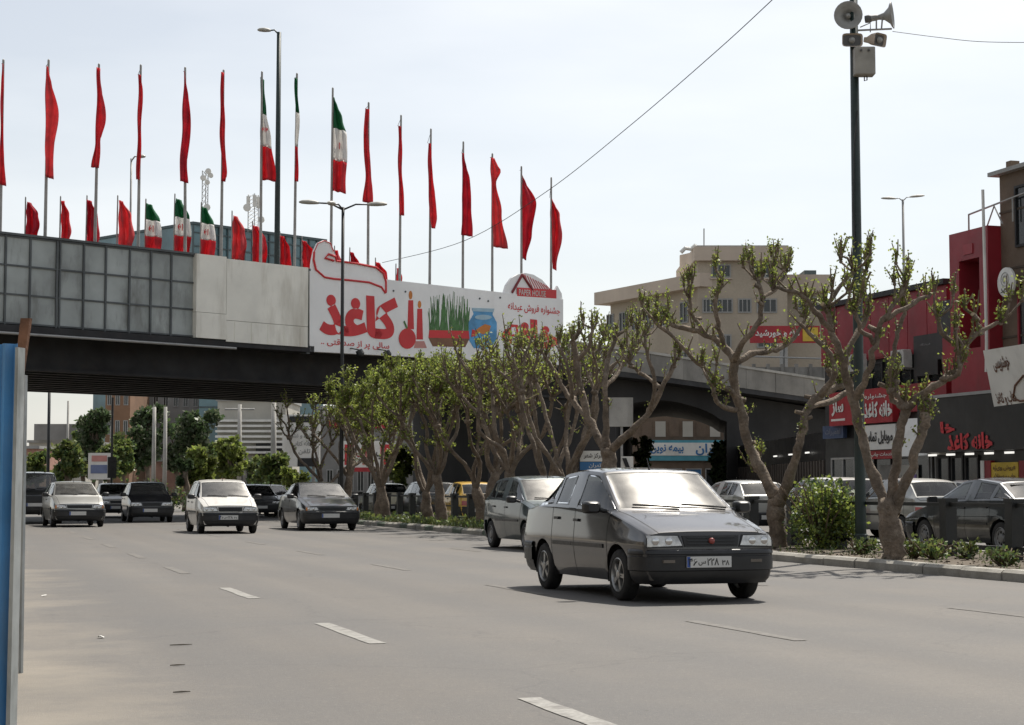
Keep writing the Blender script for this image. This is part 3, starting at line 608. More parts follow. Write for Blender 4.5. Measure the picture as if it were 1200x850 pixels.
f.box(f.a(1133), f.a(1144), f.z(1140, 297), f.z(1140, 285), 0, .03, 'faint_panel', M('red_faded', (.3, .03, .04), .5), r)
b = MB(); pts = [f.p(L*.3, zt, -.3), f.p(L*.3, zt+.55, -.3), f.p(L+1.6, zt+.75, -.3)]; b.tube(pts, .03, 5); b.tube([f.p(L*.75, zt, -.3), f.p(L*.95, zt+.6, -.3), f.p(L*1.15, zt, -.3)], .025, 5); b.tube([f.p(L*1.4, zt, -.3), f.p(L*1.4, zt+.7, -.3)], .025, 5); b.build('roof_rail', m_galv, r)
f.box(-1.1, L+6, 0, 4.0, -9, -.05, 'lower_wall', m_blk2, r); f.box(-1.2, L+6, 2.3, 4.0, -.05, .5, 'fascia', m_blk2, r); f.box(-1.2, L+6, 3.95, 4.04, -.05, .54, 'fascia_trim', m_wframe, r)
f.text('خانه کاغذ', 1110, 507, 1163, 527, m_letr, r, .52, .05, 'red_lettering'); f.text('خا', 1102, 494, 1119, 508, m_letr, r, .52, .05, 'red_lettering')
for k in range(7): f.box(-.9+1.05*k, -.5+1.05*k, 2.2, 2.26, .25, .32, 'strip_light', m_tubel, r)
for (x0, x1) in ((1098, 1112), (1114, 1128), (1130, 1146)): f.win(f.a(x0), f.a(x1), .2, 2.2, r, -.05, m_ink, m_dglass, 0)
f.pbox(1148, 540, 1152, 590, -.05, .1, 'white_column', m_sign, r); f.pbox(1152, 540, 1160, 590, -.05, .08, 'red_column', m_redw, r); f.pbox(1193, 540, 1200, 590, -.05, .08, 'red_column', m_redw, r)
f.pbox(1160, 542, 1192, 578, -.05, .06, 'yellow_poster', m_yel, r)
for i, t in enumerate(('فروش ویژه', 'چاپ و صحافی', 'کاغذ')): f.text(t, 1163, 545+i*10, 1189, 552+i*10, m_signr if i == 2 else m_brn, r, .07, .02)
b = MB(); b.tube([f.p(L+.25, zt+1.0, .3), f.p(L+.3, 5.5, .3), f.p(L+.25, 4.6, .3)], .05, 6); b.build('drainpipe', m_sign, r)
# --- brown stone building, right edge
f = Fac(UT(1178, 560, 29.45).xy, UT(1290, 560, 29.45).xy); r = thing('brown_stone_building', 'brown stone building with a projecting cornice at the right edge', 'building', f.p(0, 0))
zt = f.z(1190, 201); f.box(0, f.L, 4.1, zt, -9, 0, 'wall', m_brown, r); f.box(-.25, f.L, zt, zt+.12, -9, .25, 'cornice', m_wframe, r); f.box(.2, .45, zt+.12, zt+.4, -.4, -.1, 'roof_vent', m_brown, r)
for j, z in enumerate((5.6, 7.6, 9.3)): f.box(-.01, f.L, z, z+.06, 0, .03, 'stone_course', M('brown_joint', (.08, .06, .045), .9), r)
f.win(f.a(1197), f.a(1225), 5.0, 7.2, r, 0, m_redw, m_dglass, 1); f.win(f.a(1196), f.a(1225), 8.2, 10.0, r, 0, m_ink, m_dglass, 1)
r2 = thing('round_wall_sign', 'round white sign with a printed emblem on the brown stone wall', 'sign', f.p(f.a(1182, .3), f.z(1182, 348, .3), .3))
b = MB(); cc = PL(1182, 331, f.A+f.n*.35, f.n); b.lathe([(.001, 0), (.40, 0), (.43, .03), (.43, .1), (.38, .12), (.001, .12)], cc, f.n, 28); b.build('disc', m_sign, r2, True, 40)
b = MB(); b.tube([cc+f.n*.125+f.u*(.2*math.cos(t))+Z*(.2*math.sin(t)+.08) for t in [2*math.pi*q/20 for q in range(21)]], .012, 5); b.build('emblem_ring', m_wframe, r2)
b = MB(); b.tube([cc+f.n*.125+f.u*(.1*math.cos(t))+Z*(.1*math.sin(t)+.08) for t in [2*math.pi*q/16 for q in range(13)]], .02, 5); b.build('emblem_core', m_wframe, r2)
text('کاغذ', 'lettering', cc+f.u*(-.24)+Z*(-.3)+f.n*.121, f.u, Z, .48, .14, m_ink, r2, .04, .004)
b = MB(); b.tube([cc-f.n*.35, cc], .05, 6); b.build('bracket', m_galv, r2)
r2 = thing('white_script_sign', 'large white leaning sign with brown script at the right edge', 'sign', UT(1180, 503, 28.6))
P = [UT(1170, 503, 28.7), UT(1250, 494, 28.7), UT(1245, 396, 28.0), UT(1152, 411, 28.0)]; b = MB(); b.quadp(P, Vector((1, 0, 0)), .15); b.build('board', m_sign, r2)
uu = (P[1]-P[0]).normalized(); vv = (P[3]-P[0]); vv = (vv-uu*vv.dot(uu)).normalized()
def st(s, px, py, wd, ht, m, bo=.03):
    o = PL(px, py, P[0], uu.cross(vv).normalized()); return text(s, 'script_lettering', o, uu, vv, wd, ht, m, r2, bo, .02)
st('خوشنویسی', 1167, 437, .82, .45, m_brn); st('کتاب و کاغذ', 1171, 477, 1.0, .42, m_brn)
b = MB(); nn = uu.cross(vv).normalized(); b.tube([PL(x, y, P[0], nn)+nn*.02 for x, y in ((1200, 440), (1190, 452), (1188, 466), (1196, 470), (1210, 468))], .03, 6); b.build('pen_emblem', m_brn, r2)
b = MB(); b.tube([UT(1172, 425, 28.1), UT(1172, 425, 29.4)], .04, 6); b.build('bracket', m_galv, r2)
# ------------------------------------------------------------------ glass tower and masts above the bridge
f = Fac(GX(222, 210), GX(378, 225)); r = thing('glass_office_tower', 'teal glass office block showing above the flyover between the flags', 'building', f.p(0, 0))
zt = f.z(300, 270); f.box(0, f.L, 0, zt-.3, -20, 0, 'curtain_wall', m_teal, r)
for k in range(17): f.box(f.L*k/16-.08, f.L*k/16+.08, 18, zt-.3, 0, .18, 'mullion', m_tealf, r)
for k in range(8): f.box(0, f.L, zt-1.3-k*1.6, zt-1.15-k*1.6, 0, .14, 'floor_band', m_tealf, r)
f.box(-.2, f.L+.2, zt-.3, zt, -20, .3, 'parapet', m_tealf, r)
def mast(px, y0, y1, D, lab, w0, dishes, nm='antenna_mast'):
    p = U(px, y1, D); h = U(px, y0, D).z; r = thing(nm, lab, 'antenna', (p.x, p.y, p.z)); b = MB(); z0 = p.z
    cs = [Vector((p.x+w0*math.cos(t), p.y+w0*math.sin(t), 0)) for t in (0.5, 2.6, 4.7)]; n = 10
    for c_ in cs: b.tube([c_+Z*z0, c_+Z*h], .05, 4)
    for k in range(n):
        za, zb = z0+(h-z0)*k/n, z0+(h-z0)*(k+1)/n
        for q in range(3): b.tube([cs[q]+Z*za, cs[(q+1) % 3]+Z*zb], .03, 4)
    b.build('lattice', m_galv, r)
    for (fz, s_, dx) in dishes:
        b = MB(); c_ = Vector((p.x+dx, p.y-w0-.2, z0+(h-z0)*fz)); b.lathe([(.001, 0), (s_, .1), (s_, .35), (.001, .4)], c_, (-ST, -CT, 0), 12); b.build('dish', m_sign, r)
    for k in range(3 if nm == 'antenna_mast' else 0):
        b = MB(); c_ = cs[k]; b.bx(c_.x-.2, c_.x+.2, c_.y-.15, c_.y+.15, h-(h-z0)*.35, h-.2); b.build('panel_antenna', m_sign, r)
mast(297, 228, 272, 212, 'rooftop lattice mast with panel antennas on the glass tower', .7, [(.6, .45, -.9), (.3, .4, .8)])
mast(240, 200, 268, 214, 'slender lattice mast with small dishes on the glass tower', .4, [(.97, .35, .3), (.85, .35, -.3), (.9, .3, .6), (.78, .3, .2), (.35, .4, .2)], 'dish_mast')
# ------------------------------------------------------------------ the town beyond the bridge, left
def block(name, lab, px0, px1, ytop, D, mat, dep=12, rows=0, colsn=0, cat='building', ybot_z=0, **kw):
    f = Fac(GX(px0, D), GX(px1, D)); r = thing(name, lab, cat, f.p(0, 0)); zt = f.z((px0+px1)/2, ytop)
    f.box(0, f.L, 0, zt, -dep, 0, 'wall', mat, r); f.box(-.15, f.L+.15, zt, zt+.25, -dep, .2, 'parapet', m_wframe, r)
    for j in range(rows):
        for k in range(colsn):
            a0 = f.L*(k+.22)/colsn; a1 = f.L*(k+.78)/colsn; z1 = zt-.6-j*3.1; f.win(a0, a1, z1-1.5, z1, r, 0, mull=1, fw=.08)
    return f, r
block('brown_brick_block', 'brown brick block framed under the flyover behind the trees', 122, 151, 452, 190, M('brown_brick', (.24, .14, .085), .9, var=.15, vs=.5), 12, 3, 3)
block('grey_apartment_block', 'grey apartment block behind dark trees under the flyover', 152, 234, 455, 200, m_grey, 12, 4, 7)
f, r = block('teal_glass_block', 'dark teal glass block behind trees under the flyover', 232, 262, 456, 195, m_teal, 12)
for k in range(6): f.box(0, f.L, 6+k*2, 6.15+k*2, 0, .1, 'floor_band', m_tealf, r)
f, r = block('striped_white_building', 'white building with horizontal bands beyond the flyover', 254, 334, 470, 150, m_cream, 10)
for k in range(7): f.box(-.1, f.L+.1, f.z(290, 492+k*6.2+2.6), f.z(290, 492+k*6.2), 0, .5, 'white_band', m_sign, r)
for k in range(5): f.win(f.L*(.05+.19*k), f.L*(.2+.19*k), .5, 3.6, r, 0, m_wframe, m_dglass, 1)
f.pbox(300, 520, 332, 540, 0, .3, 'dark_recess', m_ink, r)
f, r = block('long_low_building', 'long low building with a red sign band behind the bare trees', 372, 545, 480, 130, m_grey, 10)
f.pbox(385, 493, 462, 502, 0, .2, 'red_band', m_signr, r); f.pbox(378, 482, 470, 486, 0, .3, 'cornice', m_cream, r)
for k in range(7): f.win(f.a(383+k*12), f.a(391+k*12), 1.0, 2.6, r, 0, m_wframe, m_dglass, 1)
for k in range(6):
    b = MB(); c_ = f.p(f.a(392+k*14), f.z(392, 492), .12); b.tube([c_+f.u*(.7*math.cos(t))+Z*(.6*math.sin(t)) for t in [math.pi*q/10 for q in range(11)]], .07, 5); b.build('arch_trim', m_cream, r)
f = Fac(GX(400, 122), GX(466, 122)); r = thing('red_white_hoarding', 'white hoarding with red print behind the bare trees', 'billboard', f.p(0, 0))
f.pbox(399, 517, 466, 548, -.2, 0, 'board', m_sign, r); f.pbox(399, 548, 466, 553, -.2, .03, 'red_strip', m_signr, r)
for k in range(3): f.pbox(404+k*21, 521, 415+k*21, 545, 0, .03, 'red_print', m_pk if k % 2 else m_letr, r)
f.text('فروش', 418, 524, 436, 536, m_signr, r, .02); f.text('چاپ', 441, 524, 456, 540, m_ink, r, .02)
for a_ in (.5, f.L-.5): f.box(a_-.1, a_+.1, 0, 2.0, -.3, -.2, 'post', m_galv, r)
f = Fac(GX(330, 112), GX(376, 112)); r = thing('tall_white_billboard', 'tall white billboard on posts with dark lettering beyond the flyover', 'billboard', f.p(0, 0))
f.pbox(331, 486, 375, 547, -.25, 0, 'board', m_sign, r); f.pbox(339, 488, 366, 495, 0, .04, 'dark_label', m_ink, r); f.pbox(349, 537, 373, 547, 0, .04, 'dark_label', m_ink, r)
for k, (t, x0, x1) in enumerate((('کاغذ', 338, 362), ('چاپ و نشر', 340, 368), ('خانه کتاب', 342, 366), ('تلفن', 350, 364))): f.text(t, x0, 499+k*9, x1, 506+k*9, m_wframe, r, .02)
for a_ in (.5, f.L-.5): f.box(a_-.1, a_+.1, 0, f.z(350, 540), -.4, -.25, 'post', m_galv, r)
f, r = block('pale_low_block', 'pale low block with a rooftop hoarding at far left under the flyover', 33, 100, 519, 175, m_cream, 10, 1, 8)
r = thing('rooftop_hoarding', 'grey rooftop hoarding above the pale low block at far left', 'billboard', f.p(0, f.z(60, 519)))
f.pbox(40, 497, 98, 516, .3, .5, 'board', m_grey, r)
for a_ in (2, 5, 8, 11): f.box(a_-.06, a_+.06, f.z(60, 519), f.z(60, 499), .1, .3, 'strut', m_galv, r)
block('red_roofed_block', 'small rosy block beside the hoarding at far left', 28, 44, 526, 160, M('rosy_render', (.36, .2, .15), .9), 8, 1, 3)
f = Fac(GX(104, 104), GX(130, 104)); r = thing('white_street_poster', 'white street poster on a post under the flyover', 'sign', f.p(0, 0))
f.pbox(104, 531, 130, 562, -.15, 0, 'board', m_sign, r); f.pbox(107, 545, 127, 555, 0, .02, 'blue_print', M('print_slate', (.16, .2, .34), .6), r); f.pbox(108, 534, 126, 541, 0, .02, 'pink_print', m_pk, r); f.box(f.L*.4, f.L*.6, 0, 1.8, -.2, -.15, 'post', m_galv, r)
block('rosy_shop_row', 'row of rosy shop fronts behind the roundabout trees', 170, 250, 541, 140, M('rosy_shop', (.3, .17, .13), .9, var=.3, vs=.6), 8, 0, 0)

# air conditioners on the shop fronts
m_ac = M('air_conditioner_white', (.5, .49, .46), .6, var=.1, vs=3, stain=(.3, .27, .22), ss=4, sl=.6)
for px, py, lab in ((1010, 436, 'air conditioner on the shaded shop wall behind the speaker pole'), (1062, 432, 'air conditioner on the shaded shop wall beside the forked tree')):
    p = UT(px, py, 29.9 if px < 1150 else 29.3); r = thing('air_conditioner', lab, 'air conditioner', p, 0, 'air conditioners on the shop walls')
    b = MB(); b.bx(p.x-.35, p.x, p.y-.42, p.y+.42, p.z, p.z+.6); bevel(b.build('casing', m_ac, r), .02)
    b = MB(); b.lathe([(.22, 0), (.24, .02), (.2, .02), (.03, .012), (.001, .012)], Vector((p.x-.35, p.y-.1, p.z+.3)), (-1, 0, 0), 18); b.build('fan_grille', m_ink, r)
    b = MB(); b.bx(p.x-.3, p.x+.1, p.y-.35, p.y-.3, p.z-.05, p.z); b.bx(p.x-.3, p.x+.1, p.y+.3, p.y+.35, p.z-.05, p.z); b.build('bracket', m_galv, r)
# ------------------------------------------------------------------ cars: a lofted cage per model, subdivided, cut into panels, windows and trim
m_tyre = M('tyre_rubber', (.015, .015, .015), .85, var=.2, vs=8, bump=.15, bs=40, world=False, stain=(.07, .06, .05), ss=6, sl=.4)
m_alloy = M('alloy', (.42, .42, .41), .35, metal=.7, var=.12, vs=6, world=False, stain=(.1, .09, .08), ss=8, sl=.5)
m_hub = M('hub_cover', (.22, .22, .22), .45, metal=.4, var=.15, vs=6, world=False, stain=(.1, .09, .08), ss=8, sl=.5)
m_plast = M('black_bumper_plastic', (.018, .019, .021), .42, var=.2, vs=5, world=False, stain=(.07, .063, .055), ss=3, sl=.35)
m_rub = M('black_rubber', (.008, .008, .008), .5, var=.1, world=False)
m_dark = M('car_interior', (.02, .02, .021), .8, var=.2, world=False)
m_seat = M('car_seat_cloth', (.05, .048, .045), .9, var=.2, world=False)
m_gls = glassmat('car_glass', (.4, .45, .43), .012, .015)
m_wsg = glassmat('dusty_windscreen', (.5, .56, .53), .085, .03, .36)
m_wsh = glassmat('dusty_windscreen_glare', (.6, .68, .63), .075, .03, .24)
m_lens = M('lamp_lens', (.62, .62, .6), .1, metal=.25, var=.25, vs=14, world=False, coat=.6)
m_amber = M('amber_lens', (.6, .2, .03), .2, world=False); m_rlens = M('red_lens', (.3, .015, .015), .2, world=False, coat=.5)
m_plate = M('plate_white', (.6, .6, .58), .45, var=.04, world=False); m_plateb = M('plate_blue', (.03, .08, .3), .5, world=False)
m_gap = M('panel_gap', (.006, .006, .006), .8, world=False)
m_chrome = M('chrome', (.6, .6, .6), .15, metal=1, var=.05, world=False)
m_badge = M('badge_red', (.32, .07, .06), .35, world=False)
def paint(name, col, metal=.35, dirt=.35, rough=.32, coat=.7):
    return M('paint_'+name, col, rough, metal=metal, var=.05, vs=3, world=False, coat=coat, stain=tuple(.12+.5*q for q in (.3, .27, .22)) if dirt else None, ss=2.2, sl=dirt)
MODELS = {
 'saloon_small': dict(xf=1.87, xr=-2.03, wf=1.17, wr=-1.175, R=.275, W=1.605, zh=.735, zc=.94, xc=.99, xw=.27, zr=1.445, zw=1.405, xB=-.17, xR=-.86, zR=1.40, xg=-1.46, zg=1.0, zt=.965, zb=.955, Yr=.585, hatch=False),
 'hatch_small':  dict(xf=1.78, xr=-1.79, wf=1.14, wr=-1.155, R=.275, W=1.605, zh=.735, zc=.94, xc=.96, xw=.25, zr=1.46, zw=1.40, xB=-.2, xR=-1.3, zR=1.39, xg=-1.70, zg=.98, zt=.93, zb=.955, Yr=.585, hatch=True),
 'saloon_large': dict(xf=2.17, xr=-2.23, wf=1.34, wr=-1.33, R=.30, W=1.70, zh=.70, zc=.93, xc=1.05, xw=.2, zr=1.41, zw=1.355, xB=-.22, xR=-1.02, zR=1.34, xg=-1.62, zg=1.0, zt=.975, zb=.94, Yr=.59, hatch=False),
 'hatch_round':  dict(xf=1.9, xr=-1.92, wf=1.22, wr=-1.22, R=.29, W=1.66, zh=.72, zc=.97, xc=1.12, xw=.26, zr=1.44, zw=1.385, xB=-.22, xR=-1.35, zR=1.38, xg=-1.80, zg=1.0, zt=.96, zb=.96, Yr=.57, hatch=True),
 'offroader':    dict(xf=2.2, xr=-2.25, wf=1.4, wr=-1.35, R=.36, W=1.82, zh=.98, zc=1.12, xc=.95, xw=.45, zr=1.80, zw=1.75, xB=-.25, xR=-1.95, zR=1.75, xg=-2.17, zg=1.15, zt=1.1, zb=1.12, Yr=.68, hatch=True),
 'estate':       dict(xf=2.1, xr=-2.25, wf=1.3, wr=-1.33, R=.30, W=1.70, zh=.72, zc=.95, xc=1.0, xw=.25, zr=1.50, zw=1.43, xB=-.25, xR=-1.75, zR=1.45, xg=-2.15, zg=1.0, zt=.96, zb=.96, Yr=.6, hatch=True),
}
MCACHE = {}
def catmull(p, per=6):
    out = []
    for i in range(len(p)-1):
        a, b_, c, d = p[max(i-1, 0)], p[i], p[i+1], p[min(i+2, len(p)-1)]
        for k in range(per):
            t = k/per
            out.append(tuple(.5*((2*b_[j])+(-a[j]+c[j])*t+(2*a[j]-5*b_[j]+4*c[j]-d[j])*t*t+(-a[j]+3*b_[j]-3*c[j]+d[j])*t**3) for j in range(len(b_))))
    out.append(tuple(p[-1])); return out
def car_model(key, lev=2, alloy=False):
    ck = (key, lev, alloy)
    if ck in MCACHE: return MCACHE[ck]
    P = MODELS[key]; W2 = P['W']/2; xf, xr = P['xf'], P['xr']; sc = P['zr']/1.455
    off = key == 'offroader'; zs = .32 if off else .2
    def tap(x):
        q = (x-(xf+xr)/2)/((xf-xr)/2); return 1-.07*abs(q)**8-.015*q*q
    def hz(x): return P['zh']+(P['zc']-P['zh'])*min(1, max(0, (xf-.06-x)/(xf-.06-P['xc'])))**.8
    def belt(x): return P['zc']+(P['zg']-P['zc'])*min(1, max(0, (P['xc']-x)/(P['xc']-P['xg'])))
    def low(x, z3):
        e = .05*max(0, (abs(x-(xf+xr)/2)/((xf-xr)/2)))**6
        z2 = min(.64*sc, z3-.09); return [(x, (W2-.075)*tap(x), zs+e), (x, (W2-.012)*tap(x), zs+.19), (x, W2*tap(x), z2)]
    S = []
    def hoods(x):
        z = hz(x); t = tap(x)
        S.append(low(x, z)+[(x, (W2-.055)*t, z-.03), (x, (W2-.17)*t, z-.002), (x+.008, .36*t, z+.01), (x+.012, 0, z+.013)])
    for x in (xf-.055, xf-.20, P['wf']+.12, (P['wf']+.12+P['xc'])/2): hoods(x)
    xc, zc = P['xc'], P['zc']
    S.append(low(xc, zc)+[(xc-.03, W2-.038, zc-.015), (xc-.02, W2-.115, zc+.012), (xc+.05, .4, zc+.016), (xc+.07, 0, zc+.018)])
    xw, zw, Yr = P['xw'], P['zw'], P['Yr']
    S.append(low(xw, belt(xw))+[(xw, W2-.03, belt(xw)), (xw, Yr+.012, zw-.018), (xw+.03, .36, zw+.0), (xw+.04, 0, zw+.004)])
    def roofs(x, z, bulge=0):
        S.append(low(x, belt(x))+[(x, W2-.03, belt(x)), (x, Yr+.02, z-.034), (x+bulge, .38, z-.006), (x+bulge*1.3, 0, z)])
    xB = P['xB']; zr = P['zr']
    roofs(xB, zr); roofs(xB-.075, zr)
    if P['hatch']: roofs((xB+P['xR'])/2-.2, zr-.01)
    roofs(P['xR'], P['zR'], -.03)
    iR0 = len(S)-1
    xg, zg = P['xg'], P['zg']
    S.append(low(xg, zg)+[(xg+.03, W2-.05, zg-.012), (xg, W2-.14, zg+.006), (xg-.045, .38, zg+.014), (xg-.06, 0, zg+.016)])
    zt = P['zt']
    def tails(x, z):
        t = tap(x); S.append(low(x, z)+[(x, (W2-.055)*t, z-.02), (x, (W2-.16)*t, z), (x-.01, .36*t, z+.012), (x-.015, 0, z+.015)])
    if not P['hatch']: tails((xg+xr)/2-.03, zt+.012)
    tails(xr+.045, zt-.01)
    iB, iW0, iW1 = 6, 4, 5
    NS = len(S); V = []; idx = {}
    def vid(p):
        k = (round(p[0], 5), round(p[1], 5), round(p[2], 5))
        if k not in idx: idx[k] = len(V); V.append(k)
        return idx[k]
    FC = []; RG = []                       # cage faces, region names
    def face(ps, rg):
        q = [vid(p) for p in ps]
        if len(set(q)) >= 3: FC.append(q); RG.append(rg)
    for sg, sn in ((1, 'l'), (-1, 'r')):
        fl = lambda p: (p[0], p[1]*sg, p[2])
        for i in range(NS-1):
            for r in range(6):
                rg = 'body'
                if r <= 2:
                    if iW0 <= i < iB: rg = 'door_f'+sn
                    elif iB <= i < iR0 and not (P['hatch'] and key == 'none'): rg = 'door_r'+sn if i < iR0 else 'body'
                    if i == iB: rg = 'door_r'+sn
                if r == 3:
                    if iW0 <= i < iB: rg = 'gl_f'+sn
                    elif i == iB: rg = 'pillar'
                    elif iB < i < iR0: rg = 'gl_r'+sn+('q' if P['hatch'] and i == iR0-1 else '')
                    elif i == iR0 and not P['hatch']: rg = 'gl_q'+sn
                if r >= 4 and i == iW0: rg = 'gl_w'
                if r >= 4 and i == iR0: rg = 'gl_b'
                if r >= 4 and i < iW0: rg = 'hood'
                if r >= 4 and i > iR0: rg = 'trunk'
                a, b_, c, d = S[i][r], S[i+1][r], S[i+1][r+1], S[i][r+1]
                ps = [fl(a), fl(b_), fl(c), fl(d)]
                face(ps if sg > 0 else ps[::-1], rg)
        for i, dr, bul in ((0, 1, .06), (NS-1, -1, .045)):       # end caps
            s = S[i]; ys = [None, s[4][1], s[5][1], 0]
            rows = [[s[3], s[4], s[5], s[6]]]
            for r in (2, 1, 0):
                e = s[r]; row = [e]
                for y in ys[1:]: row.append((e[0]+dr*bul*(1-(y/W2)**2)+(-.02*dr if r == 0 else 0), y, e[2]))
                rows.append(row)
            for ra, rb in zip(rows, rows[1:]):
                for k in range(3):
                    ps = [fl(ra[k]), fl(ra[k+1]), fl(rb[k+1]), fl(rb[k])]
                    face(ps if (sg*dr > 0) else ps[::-1], 'body')
    names = sorted(set(RG)); me = bpy.data.meshes.new('cage'); me.from_pydata(V, [], FC)
    for n in names: me.materials.append(None)
    me.polygons.foreach_set('material_index', [names.index(r) for r in RG])
    bm = bmesh.new(); bm.from_mesh(me); cl = bm.edges.layers.float.new('crease_edge')
    key_of = lambda v: v.co
    Sset = {}
    for i, s in enumerate(S):
        for r, p in enumerate(s):
            for sg in (1, -1): Sset[(round(p[0], 5), round(p[1]*sg, 5), round(p[2], 5))] = (i, r)
    for e in bm.edges:
        A = Sset.get(tuple(round(q, 5) for q in e.verts[0].co)); B_ = Sset.get(tuple(round(q, 5) for q in e.verts[1].co))
        c = 0
        if A and B_:
            if A[0] == B_[0]:
                i = A[0]
                if i in (0, NS-1): c = .8
                if i == iW0 and min(A[1], B_[1]) >= 3: c = .75
                if i == iW1 and min(A[1], B_[1]) >= 4: c = .6
                if i == iR0 and min(A[1], B_[1]) >= 4: c = .55
                if i == iR0+1 and min(A[1], B_[1]) >= 3: c = .65
            elif A[1] == B_[1]:
                if A[1] == 3: c = .95
                if A[1] == 4: c = .75 if iW0 <= min(A[0], B_[0]) <= iR0 else .3
                if A[1] == 2: c = .75
                if A[1] == 0: c = .8
        if c: e[cl] = c
    bm.to_mesh(me); bm.free()
    tmp = bpy.data.objects.new('cage', me); COL.objects.link(tmp)
    md = tmp.modifiers.new('s', 'SUBSURF'); md.levels = lev; md.render_levels = lev; md.boundary_smooth = 'PRESERVE_CORNERS'
    dg = bpy.context.evaluated_depsgraph_get(); ev = bpy.data.meshes.new_from_object(tmp.evaluated_get(dg))
    bpy.data.objects.remove(tmp); bpy.data.meshes.remove(me)
    vs = [v.co.copy() for v in ev.vertices]; fs = [tuple(p.vertices) for p in ev.polygons]; rg = [names[p.material_index] for p in ev.polygons]
    bpy.data.meshes.remove(ev)
    bvh = BVHTree.FromPolygons(vs, fs)
    # wheel arches
    R = P['R']; Ra = R+.055; keep = [True]*len(fs); arch_v = set()
    for xa in (P['wf'], P['wr']):
        ins = [math.hypot(v.x-xa, v.z-R) < Ra and abs(v.y) > W2*.7 and v.z < R+Ra for v in vs]
        for i, f in enumerate(fs):
            if all(ins[k] for k in f): keep[i] = False
        used = set(k for i, f in enumerate(fs) if keep[i] for k in f)
        for k, q in enumerate(ins):
            if q and k in used:
                v = vs[k]; d = Vector((v.x-xa, 0, v.z-R))
                if d.length < 1e-4: d = Vector((0, 0, 1))
                d.normalize(); v.x = xa+d.x*Ra; v.z = max(zs, R+d.z*Ra); arch_v.add(k)
    fs2 = [(f, r) for f, r, k in zip(fs, rg, keep) if k]
    parts = []                                                   # (name, mesh, material key, parent part)
    def emit(name, mb, mk, par=None, smooth=True, angle=35):
        parts.append((name, mb.mesh(name, [mk] if not isinstance(mk, str) else [m_plast], smooth, angle), mk, par))
        return name
    def sub(sel):
        ids = {}; mb = MB()
        for f in sel:
            q = []
            for k in f:
                if k not in ids: ids[k] = len(mb.v); mb.v.append(tuple(vs[k]))
                q.append(ids[k])
            mb.f.append(tuple(q)); mb.m.append(0)
        return mb
    ecount = {}
    for f, r in fs2:
        for k in range(len(f)):
            e = (min(f[k], f[(k+1) % len(f)]), max(f[k], f[(k+1) % len(f)])); ecount.setdefault(e, []).append((f, r))
    body = sub([f for f, r in fs2 if r in ('body', 'pillar')])
    for e, l in ecount.items():                                  # rolled arch lips
        if len(l) == 1 and e[0] in arch_v and e[1] in arch_v:
            a, b_ = vs[e[0]], vs[e[1]]; s_ = 1 if a.y > 0 else -1
            a2 = Vector((a.x, a.y-.05*s_, a.z)); b2 = Vector((b_.x, b_.y-.05*s_, b_.z)); body.add([a, b_, b2, a2], [(0, 1, 2, 3)])
    emit('body', body, 'paint')
    for nm, rn in (('hood', 'hood'), ('boot_lid', 'trunk')):
        sel = [f for f, r in fs2 if r == rn]
        if sel: emit(nm, sub(sel), 'paint')
    for d in ('door_fl', 'door_fr', 'door_rl', 'door_rr'):
        sel = [f for f, r in fs2 if r == d]
        if sel: emit('door', sub(sel), 'paint')
    # panel gaps where two painted panels meet
    gp = MB(); nrm = lambda f: (vs[f[1]]-vs[f[0]]).cross(vs[f[2]]-vs[f[0]]).normalized()
    for e, l in ecount.items():
        if len(l) == 2:
            r0, r1 = l[0][1], l[1][1]
            if r0 != r1 and not r0.startswith('gl') and not r1.startswith('gl'):
                n = (nrm(l[0][0])+nrm(l[1][0])).normalized(); a, b_ = vs[e[0]], vs[e[1]]
                d = (b_-a).normalized(); t = n.cross(d)*.0045; o_ = n*.0015
                gp.add([a-t+o_, b_-t+o_, b_+t+o_, a+t+o_], [(0, 1, 2, 3)])
    emit('panel_gaps', gp, m_gap, None, False)
    # glass: rim in paint, rim in rubber, pane
    for r in sorted(set(r for f, r in fs2 if r.startswith('gl'))):
        mb = sub([f for f, q in fs2 if q == r]); m0 = bpy.data.meshes.new('g'); m0.from_pydata(mb.v, [], mb.f); bm = bmesh.new(); bm.from_mesh(m0); bpy.data.meshes.remove(m0)
        lay = bm.faces.layers.int.new('k')
        big = r in ('gl_w', 'gl_b'); w1 = .022 if big else .04
        if r.startswith('gl_q'): w1 = .07
        for kk, wd, dp in ((1, w1, 0), (2, .018, 0.0)):
            cur = [f for f in bm.faces if f[lay] == 0]
            res = bmesh.ops.inset_region(bm, faces=cur, thickness=wd, depth=dp, use_even_offset=False, use_boundary=True)
            for f in res['faces']: f[lay] = kk
        bm.normal_update()
        out = {0: MB(), 1: MB(), 2: MB()}
        for kk in out:
            ids = {}
            for f in bm.faces:
                if f[lay] != kk: continue
                q = []
                for v in f.verts:
                    if v.index not in ids or True:
                        key_ = v
                    if key_ not in ids: ids[key_] = len(out[kk].v); out[kk].v.append(tuple(v.co-(v.normal*.004 if kk == 0 else v.normal*0)))
                    q.append(ids[key_])
                out[kk].f.append(tuple(q)); out[kk].m.append(0)
        bm.free()
        nm = {'gl_w': 'windscreen', 'gl_b': 'rear_window'}.get(r, 'side_window')
        emit(nm, out[0], 'wsg' if nm == 'windscreen' else m_gls)
        fr = out[1]; emit('window_frame', fr, 'paint', None); emit('window_seal', out[2], m_rub, None)
